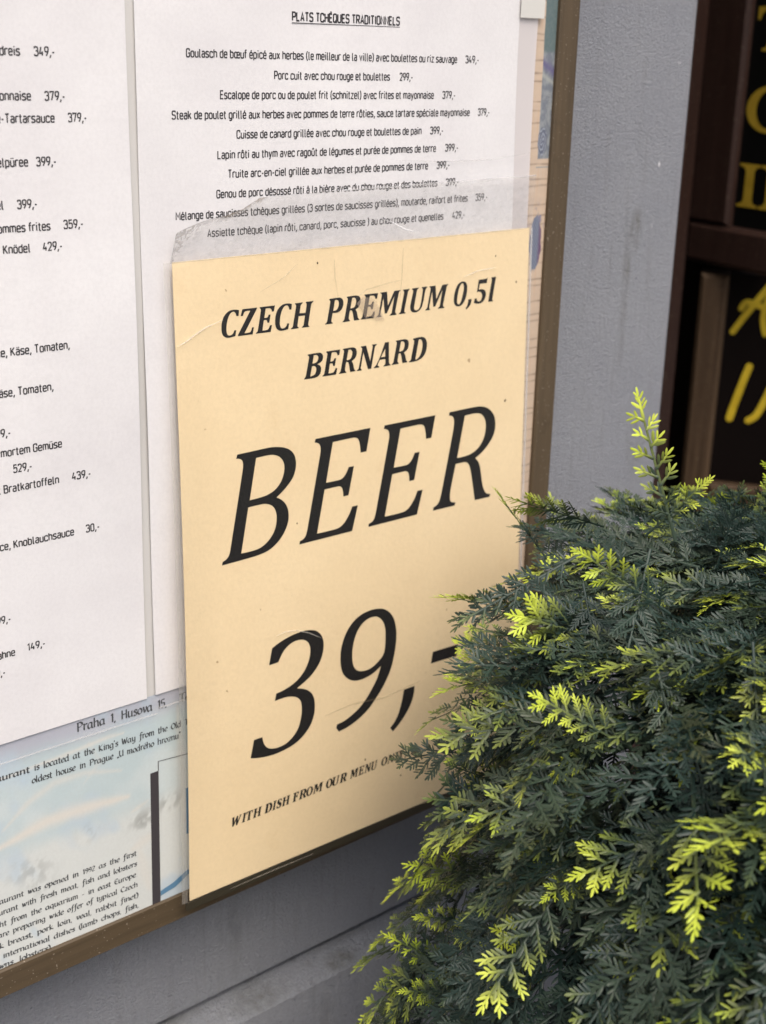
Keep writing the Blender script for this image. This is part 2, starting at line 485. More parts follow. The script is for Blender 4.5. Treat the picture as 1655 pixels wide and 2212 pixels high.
# ------------------------------------------------------------------ menu board
BX0, BX1, BZ0, BZ1 = -0.47, 0.2376, 1.0387, 1.72
FY = 0.002
bd = thing('menu_board', ((BX0+BX1)/2, WY, BZ0), 'brown wooden framed menu board mounted on the grey wall, holding the printed sheets', 'menu board')
RW = 0.0139
mb = MB(); mb.box(BX1-RW, BX1, FY, WY, BZ0+RW+0.0002, BZ1-RW-0.0002, 0.0007); mb.build('frame_rail', M['frame_v'], bd)
mb = MB(); mb.box(BX0, BX0+RW, FY, WY, BZ0+RW+0.0002, BZ1-RW-0.0002, 0.0007); mb.build('frame_rail', M['frame_v'], bd)
mb = MB(); mb.box(BX0, BX1, FY, WY, BZ0, BZ0+RW, 0.0007); mb.build('frame_rail', M['frame_h'], bd)
mb = MB(); mb.box(BX0, BX1, FY, WY, BZ1-RW, BZ1, 0.0007); mb.build('frame_rail', M['frame_h'], bd)

_lat = {}
def vnoise(x, z, seed):
    """smooth value noise on numpy arrays"""
    if seed not in _lat: _lat[seed] = np.random.default_rng(seed).random((256, 256))
    L = _lat[seed]
    xi = np.floor(x).astype(int); zi = np.floor(z).astype(int)
    fx = x-xi; fz = z-zi
    fx = fx*fx*(3-2*fx); fz = fz*fz*(3-2*fz)
    g = lambda i, j: L[(xi+i) % 256, (zi+j) % 256]
    return (g(0,0)*(1-fx)+g(1,0)*fx)*(1-fz) + (g(0,1)*(1-fx)+g(1,1)*fx)*fz
def fbm(x, z, seed, o=4):
    s = 0; a = 0.5
    for k in range(o):
        s = s + a*vnoise(x*2**k, z*2**k, seed+k); a *= 0.5
    return s
def sst(a, b_, x):
    t = np.clip((x-a)/(b_-a), 0, 1); return t*t*(3-2*t)
def lerp(c, d, t):
    return c + (np.asarray(d, float)-c)*t[..., None]
def print_grid(name, xs, zs, Yf, colf, mat_, parent, smooth=True):
    X, Z = np.meshgrid(np.array(xs), np.array(zs))
    Y = Yf(X, Z)
    V = np.stack([X, Y, Z], -1).reshape(-1, 3)
    nx, nz = len(xs), len(zs)
    F = [(j*nx+i, j*nx+i+1, (j+1)*nx+i+1, (j+1)*nx+i) for j in range(nz-1) for i in range(nx-1)]
    o = obj(name, V, F, mat_, parent, smooth)
    if colf is not None:
        c = colf(X*1000, Z*1000).reshape(-1, 3)
        a = o.data.attributes.new('print', 'FLOAT_COLOR', 'POINT')
        a.data.foreach_set('color', np.concatenate([c, np.ones((len(c), 1))], 1).astype(np.float32).ravel())
    return o

def back_col(x, z):
    c = np.empty(x.shape+(3,)); c[:] = (0.50, 0.39, 0.30)
    c = lerp(c, (0.57, 0.45, 0.34), fbm(x*0.15, z*0.5, 5))
    c = lerp(c, (0.52, 0.34, 0.22), sst(.55, .8, fbm(x*0.9, z*0.04, 9))*0.5)
    # dark cracks between the printed slats
    for k, z0 in enumerate(np.arange(1195, 1460, 6.2)):
        zz = z0 + 1.8*math.sin(k*2.3)
        wv = zz + 0.5*(vnoise(x*0.2, x*0+k, 31)-.5)
        wd = 0.28 + 0.2*vnoise(x*0.25, x*0+k*3, 33)
        c = lerp(c, (0.20, 0.145, 0.11), np.exp(-((z-wv)/wd)**2)*(0.35+0.6*vnoise(x*0.35, x*0+k*7, 35)))
    # bluish picture column
    edge = 215.5 + 0.25*vnoise(z*0.1, z*0, 41)
    colmask = sst(-0.15, 0.15, x-edge)*sst(1383, 1383.6, z)
    n = fbm(x*0.5, z*0.35, 51)
    p = np.empty(c.shape); p[:] = (0.15, 0.17, 0.205)
    p = lerp(p, (0.25, 0.27, 0.285), sst(.35, .65, n))
    top = sst(1432, 1435, z)
    p = lerp(p, (0.10, 0.145, 0.15), top)
    fib = sst(.62, .72, fbm(x*2.2+z*1.3, z*0.9-x*1.1, 61, 2))
    p = lerp(p, (0.30, 0.36, 0.36), top*fib*0.6)
    pur = np.exp(-((z-(1428-0.55*(x-217)))/2.4)**2)
    p = lerp(p, (0.115, 0.105, 0.21), pur)
    p = lerp(p, (0.33, 0.35, 0.33), np.exp(-((z-(1422.5-0.5*(x-217)))/1.2)**2)*.8)
    fl = np.exp(-((z-1411)/3.0)**2)
    st = sst(.5, .6, fbm(x*1.6, z*1.6, 71, 2))
    p = lerp(p, (0.09, 0.09, 0.12), fl*st)
    p = lerp(p, (0.42, 0.26, 0.24), fl*sst(.62, .70, fbm(x*1.1, z*1.1, 75, 2)))
    c = c*(1-colmask[..., None]) + p*colmask[..., None]
    # rosette
    dx, dz = (x-218.4)/3.2, (z-1391.5)/6.6
    r = np.hypot(dx, dz); an = np.arctan2(dz, dx)
    ros = sst(1.06, 0.96, r+0.05*np.sin(an*9))
    rc = np.empty(c.shape); rc[:] = (0.105, 0.12, 0.17)
    rc = lerp(rc, (0.30, 0.33, 0.38), sst(0.2, 0.9, np.sin(r*17+an*2+3*vnoise(x*1.2, z*1.2, 81))))
    c = c*(1-ros[..., None]) + rc*ros[..., None]
    ln = np.exp(-((z-1379.3)/0.28)**2)*sst(214.8, 215.0, x)
    c = lerp(c, (0.20, 0.25, 0.28), ln)
    # scaly fruit with leaves
    dx, dz = (x-217.4)/4.3, (z-1342)/13.5
    fr = sst(1.04, 0.92, np.hypot(dx, dz)+0.35*(fbm(x*.5, z*.35, 97)-.5))
    sc = np.abs(np.sin((x*1.5+z)*1.35)*np.sin((x*1.5-z)*1.35))
    fc = np.empty(c.shape); fc[:] = (0.085, 0.085, 0.15)
    fc = lerp(fc, (0.20, 0.245, 0.31), sst(0.15, 0.5, sc))
    fc = lerp(fc, (0.12, 0.06, 0.13), sst(218.5, 221.5, x))
    c = c*(1-fr[..., None]) + fc*fr[..., None]
    lf = sst(.50, .60, fbm(x*.35, z*.22, 91))*np.exp(-((z-1356)/4.5)**2)
    c = lerp(c, (0.17, 0.17, 0.25), lf)
    c = lerp(c, (0.25, 0.25, 0.31), np.exp(-((x-211.6)/1.2)**2)*np.exp(-((z-1341)/9)**2)*.7)
    f2 = np.exp(-((x-211.6)/2.6)**2-((z-1304.5)/5)**2)
    c = lerp(c, (0.24, 0.28, 0.27), f2*sst(.40, .55, fbm(x*.7, z*.5, 95)))
    return c
xs = list(np.linspace(BX0+0.012, 0.200, 12)) + list(np.arange(0.2005, 0.2248, 0.00035))
zs = list(np.linspace(BZ0+0.012, 1.185, 8)) + list(np.arange(1.19, 1.462, 0.00038)) + list(np.linspace(1.47, BZ1-0.012, 6))
print_grid('backing', xs, zs, lambda X, Z: X*0+0.0044, back_col, M['printed'], bd, False)
mb = MB(); mb.box(BX0+0.013, BX1-0.013, 0.006, 0.012, BZ0+0.013, BZ1-0.013); mb.build('back_panel', M['frame_h'], bd)

# ------------------------------------------------------------------ flat sheets
def sheet(name, quad, Yf, mat_, parent, nu=60, nv=80, th=0.00018):
    """thin solid sheet; quad = TL, TR, BR, BL in metres (x, z); Yf gives its front face"""
    q = [np.array(p) for p in quad]
    V = []
    for s in (0, 1):
        for j in range(nv+1):
            t = j/nv
            for i in range(nu+1):
                a = i/nu
                p = (q[0]*(1-a)+q[1]*a)*(1-t) + (q[3]*(1-a)+q[2]*a)*t
                V.append((p[0], Yf(p[0], p[1]) + s*th, p[1]))
    n = nu+1; o = n*(nv+1)
    F = [(j*n+i, (j+1)*n+i, (j+1)*n+i+1, j*n+i+1) for j in range(nv) for i in range(nu)]
    F += [tuple(k+o for k in f[::-1]) for f in F]
    rim = [i for i in range(n)] + [j*n+nu for j in range(1, nv+1)] + [nv*n+i for i in range(nu-1, -1, -1)] + [j*n for j in range(nv-1, 0, -1)]
    m0 = len(V); nr_ = len(rim)
    V += [V[i] for i in rim] + [V[i+o] for i in rim]          # the cut edge has vertices of its own so that the face stays flat
    nf_ = len(F)
    F += [(m0+k, m0+(k+1) % nr_, m0+nr_+(k+1) % nr_, m0+nr_+k) for k in range(nr_)]
    o_ = obj(name, V, F, mat_, parent, False)
    o_.data.polygons.foreach_set('use_smooth', [k < nf_ for k in range(len(F))])
    return o_

DIN = {'a': ".04,.62 .10,.72 .42,.72 .42,0;.42,.41 0,.41 0,0 .42,0;.42", 'b': "0,1 0,0;0,.72 .44,.72 .44,0 0,0;.44", 'c': ".42,.55 .42,.72 0,.72 0,0 .42,0 .42,.17;.42", 'd': ".44,1 .44,0;.44,.72 0,.72 0,0 .44,0;.44",
'e': "0,.37! .43,.37! .43,.72 0,.72 0,0 .40,0 .41,.12;.43", 'f': ".08,0 .08,1 .30,1;-.06,.70 .27,.70;.25", 'g': ".44,.72 0,.72 0,0 .44,0;.44,.72 .44,-.24 .03,-.24;.44", 'h': "0,1 0,0;0,.5 .02,.72 .43,.72 .43,0;.43", 'i': ".05,.72 .05,0;.05,.90 .05,1.02;.10",
'k': "0,1 0,0;.40,.72 .02,.28;.14,.42 .42,0;.42", 'l': ".04,1 .04,0 .18,0;.17", 'm': "0,.72 0,0;0,.6 .02,.72 .34,.72 .34,0;.34,.6 .36,.72 .70,.72 .70,0;.70", 'n': "0,.72 0,0;0,.5 .02,.72 .43,.72 .43,0;.43", 'o': "*0,0 .44,0 .44,.72 0,.72;.44",
'p': "0,.72 0,-.26;0,.72 .44,.72 .44,0 0,0;.44", 'q': ".44,.72 .44,-.26;.44,.72 0,.72 0,0 .44,0;.44", 'r': "0,.72 0,0;0,.5 .02,.72 .30,.72 .30,.66;.28", 's': ".38,.6 .38,.72 0,.72 0,.38 .40,.36 .40,0 0,0 0,.12;.40", 't': ".09,.95 .09,0 .28,0;-.05,.70 .27,.70;.26",
'u': "0,.72 0,0 .43,0 .43,.3;.43,.72 .43,0;.43", 'v': "0,.72 .22,0! .44,.72;.44", 'w': "0,.72 .17,0! .33,.65! .49,0! .66,.72;.66", 'x': "0,.72 .42,0;.42,.72 0,0;.42", 'y': "0,.72 .22,0;.44,.72 .15,-.24 .02,-.24;.44", 'z': "0,.72! .40,.72! 0,0! .42,0;.42",
'A': "0,0 .25,1! .5,0;.08,.3 .42,.3;.5", 'B': "0,0! 0,1! .45,1 .45,.54 0,.54;0,.54 .5,.54 .5,0 0,0;.5", 'C': ".48,.75 .48,1 0,1 0,0 .48,0 .48,.25;.48", 'D': "*0,0! .5,0 .5,1 0,1!;.5", 'E': ".44,1 0,1! 0,0! .44,0;0,.53 .38,.53;.44", 'G': ".48,.75 .48,1 0,1 0,0 .48,0 .48,.48! .26,.48;.48",
'H': "0,1 0,0;.5,1 .5,0;0,.52 .5,.52;.5", 'I': ".05,1 .05,0;.1", 'K': "0,1 0,0;.46,1 .02,.42;.16,.58 .5,0;.5", 'L': "0,1 0,0! .42,0;.42", 'M': "0,0 0,1! .31,.35! .62,1! .62,0;.62", 'N': "0,0 0,1! .5,0! .5,1;.5", 'O': "*0,0 .5,0 .5,1 0,1;.5", 'P': "0,0 0,1! .48,1 .48,.46 0,.46;.46",
'Q': "*0,0 .5,0 .5,1 0,1;.3,.25 .54,-.06;.5", 'R': "0,0 0,1! .48,1 .48,.46 0,.46;.24,.46 .5,0;.5", 'S': ".47,.82 .47,1 0,1 0,.52 .48,.5 .48,0 0,0 0,.18;.48", 'T': "0,1 .5,1;.25,1 .25,0;.5", 'U': "0,1 0,0 .5,0 .5,1;.5", 'W': "0,1 .19,0! .38,.9! .57,0! .76,1;.76",
'0': "*0,0 .44,0 .44,1 0,1;.44", '1': ".02,.8 .22,1! .22,0;.26", '2': "0,.78 0,1 .42,1 .42,.55 0,0! .44,0;.44", '3': "0,.82 0,1 .42,1 .42,.54 .15,.54;.15,.54 .44,.54 .44,0 0,0 0,.18;.44", '4': ".2,1 0,.28! .46,.28;.34,.5 .34,0;.46", '5': ".42,1 .03,1! .01,.55! .1,.62 .44,.62 .44,0 0,0 0,.17;.44",
'7': "0,.85 0,1! .44,1! .15,0;.44", '9': ".44,.7 .44,1 0,1 0,.45 .44,.45;.44,.72 .36,.3 .15,0;.44", ',': ".09,.10 -.02,-.24;.08", '-': "0,.38 .26,.38;.26", '(': ".2,1.08 .03,.8 .03,.12 .2,-.18;.18", ')': "0,1.08 .17,.8 .17,.12 0,-.18;.18"}
ACC = {'é': ('e', ".16,.85 .31,1.02"), 'è': ('e', ".30,.85 .14,1.02"), 'ô': ('o', ".06,.86 .22,1! .38,.86"), 'û': ('u', ".06,.86 .22,1! .38,.86"), 'à': ('a', ".30,.85 .14,1.02"), 'ü': ('u', ".1,.89 .1,1;.33,.89 .33,1"),
       'ö': ('o', ".1,.89 .1,1;.33,.89 .33,1"), 'ä': ('a', ".1,.89 .1,1;.33,.89 .33,1"), 'È': ('E', ".34,1.13 .16,1.3")}
for _k, (_b, _s) in ACC.items():
    _q = DIN[_b].rsplit(';', 1); DIN[_k] = _q[0] + ';' + _s + ';' + _q[1]
DIN['œ'] = "*0,0 .42,0 .42,.72 0,.72;.42,.37! .82,.37! .82,.72 .42,.72 .42,0 .80,0 .81,.12;.82"
def din_strokes(st, rad=0.19):
    closed = st[0] == '*'
    tk = st.lstrip('*').split()
    P = [(tuple(float(q) for q in k.rstrip('!').split(',')), k.endswith('!')) for k in tk]
    n = len(P); out = []
    for i, (p, sharp) in enumerate(P):
        if (not closed and i in (0, n-1)) or sharp: out.append(p); continue
        a = P[i-1][0]; b_ = P[(i+1) % n][0]
        la = math.hypot(a[0]-p[0], a[1]-p[1]); lb_ = math.hypot(b_[0]-p[0], b_[1]-p[1])
        q = min(rad, la*.5, lb_*.5)
        s = (p[0]+(a[0]-p[0])*q/la, p[1]+(a[1]-p[1])*q/la); e = (p[0]+(b_[0]-p[0])*q/lb_, p[1]+(b_[1]-p[1])*q/lb_)
        for k in range(4):
            t = k/3
            out.append(((1-t)**2*s[0]+2*t*(1-t)*p[0]+t*t*e[0], (1-t)**2*s[1]+2*t*(1-t)*p[1]+t*t*e[1]))
    return out, closed
def text_poly(s, cap, weight):
    """one line of a narrow monoline face drawn stroke by stroke; baseline at 0"""
    V, F = [], []; pen = 0.0; h = weight
    for ch in s:
        if ch == ' ': pen += .34; continue
        parts = DIN[ch].split(';')
        for si, st in enumerate(parts[:-1]):
            pts, closed = din_strokes(st)
            n = len(pts); k0 = len(V)
            for i, p in enumerate(pts):
                a = pts[i-1] if (closed or i > 0) else None
                b_ = pts[(i+1) % n] if (closed or i < n-1) else None
                def nn(u, v_):
                    dx, dz = v_[0]-u[0], v_[1]-u[1]; l = math.hypot(dx, dz) or 1e-6; return (-dz/l, dx/l)
                if a is None: m_ = nn(p, b_); k = 1
                elif b_ is None: m_ = nn(a, p); k = 1
                else:
                    n1 = nn(a, p); n2 = nn(p, b_); mx, mz = n1[0]+n2[0], n1[1]+n2[1]; l = math.hypot(mx, mz) or 1e-6
                    m_ = (mx/l, mz/l); k = min(1.6, 1/max(.3, m_[0]*n1[0]+m_[1]*n1[1]))
                for sg in (1, -1): V.append(((pen+p[0]+sg*m_[0]*h*k)*cap, (p[1]+sg*m_[1]*h*k)*cap, 0.000004*si))
            for i in range(n if closed else n-1):
                j = (i+1) % n
                F.append((k0+2*i+1, k0+2*j+1, k0+2*j, k0+2*i))
        pen += float(parts[-1]) + .225
    return np.array(V), F
def put_text(mbx, s, x0, x1, z0, Yf, cap, weight=0.088, slope=0.0, ratio=None):
    """fit to [x0, x1] when both are given, else use the width ratio from the given end"""
    v, f = text_poly(s, cap, weight)
    a, b_ = v[:, 0].min(), v[:, 0].max()
    if x0 is not None and x1 is not None: k = (x1-x0)/(b_-a); X = x0 + (v[:, 0]-a)*k
    else: X = x1 - (b_-v[:, 0])*ratio; k = ratio
    mbx.add([(x, float(Yf(x, z))-d, z) for x, z, d in zip(X, z0+v[:, 1], v[:, 2])], f)
    return k

wave_r = lambda x, z: 0.0026 + 0.0005*math.sin(x*31+1.0)*math.sin(z*19) + 0.0003*math.sin(z*43+x*17)
wave_l = lambda x, z: 0.0023 + 0.0006*math.sin(z*27+0.6) * max(0.0, 1-abs(x+0.014)/0.08) + 0.0004*math.sin(x*25+z*14)
ms = thing('menu_sheet', (0.093, wave_r(0.093, 1.16), 1.1595), 'white sheet listing dishes in French, partly covered by the yellow price card', 'menu', 'menu sheets in clear sleeves')
sheet('paper', [(-0.0106, 1.4568), (0.1962, 1.4568), (0.2020, 1.1592), (-0.0116, 1.1596)], wave_r, M['white_paper'], ms)
FR = [("Goulasch de bœuf épicé aux herbes (le meilleur de la ville) avec boulettes ou riz sauvage", 11.79, 156.81, 1427.7, "349,-", 162.13, 170.59),
("Porc cuit avec chou rouge et boulettes", 53.91, 116.4, 1419.8, "299,-", 121.79, 129.55),
("Escalope de porc ou de poulet frit (schnitzel) avec frites et mayonnaise", 27.33, 142.85, 1412.1, "379,-", 148.21, 156.21),
("Steak de poulet grillé aux herbes avec pommes de terre rôties, sauce tartare spéciale mayonnaise", 4.65, 166.15, 1404.45, "379,-", 171.56, 179.19),
("Cuisse de canard grillée avec chou rouge et boulettes de pain", 35.07, 135.77, 1396.65, "399,-", 141.1, 149.16),
("Lapin rôti au thym avec ragoût de légumes et purée de pommes de terre", 25.71, 145.07, 1388.8, "399,-", 150.87, 159.15),
("Truite arc-en-ciel grillée aux herbes et purée de pommes de terre", 31.01, 140.39, 1381.15, "399,-", 145.8, 153.94),
("Genou de porc désossé rôti à la bière avec du chou rouge et des boulettes", 25.02, 146.84, 1373.25, "399,-", 152.06, 160.27),
("Mélange de saucisses tchèques grillées (3 sortes de saucisses grillées), moutarde, raifort et frites", 5.43, 166.93, 1365.4, "359,-", 171.99, 179.9),
("Assiette tchèque (lapin rôti, canard, porc, saucisse ) au chou rouge et quenelles", 20.35, 151.53, 1357.8, "429,-", 156.98, 165.09)]
ty = lambda x, z: wave_r(x, z) - 0.00008
ks = []
for s, a, b_, z, pr, pa, pb in FR:
    mb = MB()
    ks.append(put_text(mb, s, a/1000, b_/1000, z/1000, ty, 0.00300))
    put_text(mb, pr, pa/1000, pb/1000, z/1000, ty, 0.00300)
    mb.build('text_line', M['small_ink'], ms)
KX = sum(ks)/len(ks)
mb = MB()
put_text(mb, "PLATS TCHÈQUES TRADITIONNELS", 0.06305, 0.1215, 1.4427, ty, 0.0032, 0.105)
mb.box(0.06305, 0.1215, 0.0024, 0.0026, 1.44175, 1.44198)
hd = mb.build('heading', M['small_ink'], ms)

gs = thing('menu_sheet', (-0.115, wave_l(-0.115, 1.16), 1.1592), 'white sheet listing dishes in German, at the far left of the menu board', 'menu', 'menu sheets in clear sleeves')
sheet('paper', [(-0.2230, 1.4570), (-0.0142, 1.4570), (-0.0160, 1.1592), (-0.2240, 1.1592)], wave_l, M['white_paper'], gs)
ty = lambda x, z: wave_l(x, z) - 0.00008
LN = {}
def line_mb(z): return LN.setdefault(min(LN, key=lambda q: abs(q-z)) if LN and min(abs(q-z) for q in LN) < 2 else z, MB())
DE = [("Wildreis", -57.72, 1427.0), ("Mayonnaise", -54.65, 1411.7), ("Mayonnaise-Tartarsauce", -45.73, 1403.9), ("Kartoffelpüree", -57.46, 1388.6), ("Knödel", -68.45, 1373.6),
      ("Pommes frites", -49.93, 1365.1), ("Knödel", -58.97, 1357.5), ("Sauce, Käse, Tomaten,", -44.9, 1319.4), ("Käse, Tomaten,", -52.7, 1303.9), ("mortem Gemüse", -50.39, 1280.5),
      ("mit Bratkartoffeln", -52.43, 1265.9), ("Sauce, Knoblauchsauce", -46.99, 1242.7), ("Sahne", -75.6, 1197.0)]
for s, xe, z in DE: put_text(line_mb(z), s, None, xe/1000, z/1000, ty, 0.00300, ratio=KX)
for s, a, b_, z in [("349,-", -52.51, -44.4, 1427.0), ("379,-", -49.28, -41.22, 1411.6), ("379,-", -40.29, -32.71, 1403.95), ("399,-", -54.28, -46.32, 1388.5), ("399,-", -62.95, -55.11, 1373.5),
      ("359,-", -44.7, -36.6, 1365.2), ("429,-", -53.84, -45.88, 1357.5), ("529,-", -71.4, -63.78, 1273.5), ("439,-", -46.91, -38.59, 1266.0), ("30,-", -41.69, -35.62, 1242.6), ("149,-", -70.26, -62.53, 1197.3)]:
    put_text(line_mb(z), s, a/1000, b_/1000, z/1000, ty, 0.00300)
for s, xe, z in [("399,-", -71.65, 1288.3), ("99,-", -76.65, 1211.9), ("99,-", -80.56, 1189.4)]: put_text(line_mb(z), s, None, xe/1000, z/1000, ty, 0.00300, ratio=KX)
for q_ in LN.values(): q_.build('text_line', M['small_ink'], gs)
# sleeves of clear film over both sheets, milky welded edges
def film_sheet(name, x0, x1, z0, z1, Yf, d, mat_, parent, nu=24, nv=40):
    return print_grid(name, np.linspace(x0, x1, nu), np.linspace(z0, z1, nv), lambda X, Z: np.vectorize(Yf)(X, Z)-d, None, mat_, parent)
film_sheet('sleeve', -0.0105, 0.2095, 1.1535, 1.4571, wave_r, 0.0006, M['film'], ms)
film_sheet('sleeve', -0.2255, -0.0110, 1.1520, 1.4571, wave_l, 0.0006, M['film'], gs)
film_sheet('sleeve_edge', -0.0156, -0.0094, 1.1570, 1.4571, lambda x, z: 0.0037 + 0.0001*math.sin(z*60), 0, M['film_edge'], gs, 6, 60)
film_sheet('sleeve_edge', 0.1950, 0.2094, 1.1600, 1.4571, lambda x, z: wave_r(x, z)+0.0004, 0, M['film_margin'], ms, 6, 60)
film_sheet('sleeve_edge', -0.0105, 0.2095, 1.1528, 1.1537, wave_r, 0.0007, M['film_rim_highlight'], ms, 24, 3)
film_sheet('sleeve_edge', -0.2255, -0.0115, 1.1505, 1.1513, wave_l, 0.0007, M['film_rim_highlight'], gs, 24, 3)
tp = tag(film_sheet('tape', 0.1958, 0.2120, 1.4484, 1.4640, wave_r, 0.0011, M['tape'], None, 8, 8),
         'small milky piece of tape at the top right corner of the French sheet', 'tape')

# ------------------------------------------------------------------ printed leaflet low at the left
def seg_d(x, z, pts):
    d = np.full(x.shape, 1e9); tt = np.zeros(x.shape)
    n = len(pts)-1
    for i in range(n):
        ax, az = pts[i]; bx, bz = pts[i+1]
        l2 = (bx-ax)**2+(bz-az)**2
        t = np.clip(((x-ax)*(bx-ax)+(z-az)*(bz-az))/l2, 0, 1)
        e = np.hypot(x-ax-t*(bx-ax), z-az-t*(bz-az))
        tt = np.where(e < d, (i+t)/n, tt); d = np.minimum(d, e)
    return d, tt
def leaf_col(x, z):
    c = np.empty(x.shape+(3,)); c[:] = (0.45, 0.54, 0.56)
    n = fbm(x*0.035, z*0.05, 101)
    c = lerp(c, (0.52, 0.59, 0.60), sst(.35, .65, n))
    c = lerp(c, (0.34, 0.32, 0.42), sst(1143, 1157, z + 6*(n-.5))*0.6)
    lo = sst(1112, 1100, z + 8*(fbm(x*.04, z*.06, 105)-.5))
    c = lerp(c, (0.60, 0.62, 0.60), lo*0.85)
    c = lerp(c, (0.42, 0.52, 0.60), sst(.52, .68, fbm(x*.05+z*.02, z*.035, 107))*.7)
    for pts, wd, a in [([(-92, 1110.5), (-66, 1116.0), (-45, 1115.5), (-27, 1113.8)], 3.0, .95), ([(-86, 1119), (-74, 1128), (-62, 1133), (-48, 1133), (-30, 1128)], 1.5, .55),
                       ([(-88, 1143.0), (-60, 1144.2), (-35, 1146.3), (-28, 1146)], 0.8, .75), ([(-45, 1147), (-40, 1136), (-48, 1128)], 0.9, .3), ([(-26, 1105), (-17, 1108)], 0.9, .6),
                       ([(-26, 1086), (-14, 1090)], 2.4, .6), ([(-22, 1083), (-18, 1062)], 2.8, .5), ([(0, 1150), (2, 1090)], 2.0, .5)]:
        d, t = seg_d(x, z, pts)
        wv = wd*(0.35+0.9*np.sin(np.pi*np.clip(t, 0.03, .97)))*(0.75+0.5*fbm(x*.2, z*.3, 111))
        c = lerp(c, (0.62, 0.60, 0.55), np.exp(-(d/wv)**2)*a)
    for cx, cz, rx, rz, a in [(-20, 1099, 6, 5, .8), (-6, 1103, 7, 4, .75), (-47, 1103, 5, 4, .45), (-76, 1095, 9, 6, .4), (-70, 1088, 6, 8, .3)]:
        k = np.exp(-((x-cx)/rx)**2-((z-cz)/rz)**2)*sst(.40, .60, fbm(x*.35-z*.2, z*.25+x*.1, 121))
        c = lerp(c, (0.25, 0.26, 0.25), k*a)
    return c
lf = thing('leaflet', (-0.10, 0.0034, 1.0545), 'pale blue printed leaflet with calligraphic text, under the German sheet at the lower left', 'leaflet')
print_grid('paper', np.arange(-0.30, 0.0601, 0.0008), np.arange(1.0505, 1.1600, 0.0009), lambda X, Z: 0.0034+0.0002*np.sin(X*60), leaf_col, M['printed'], lf)

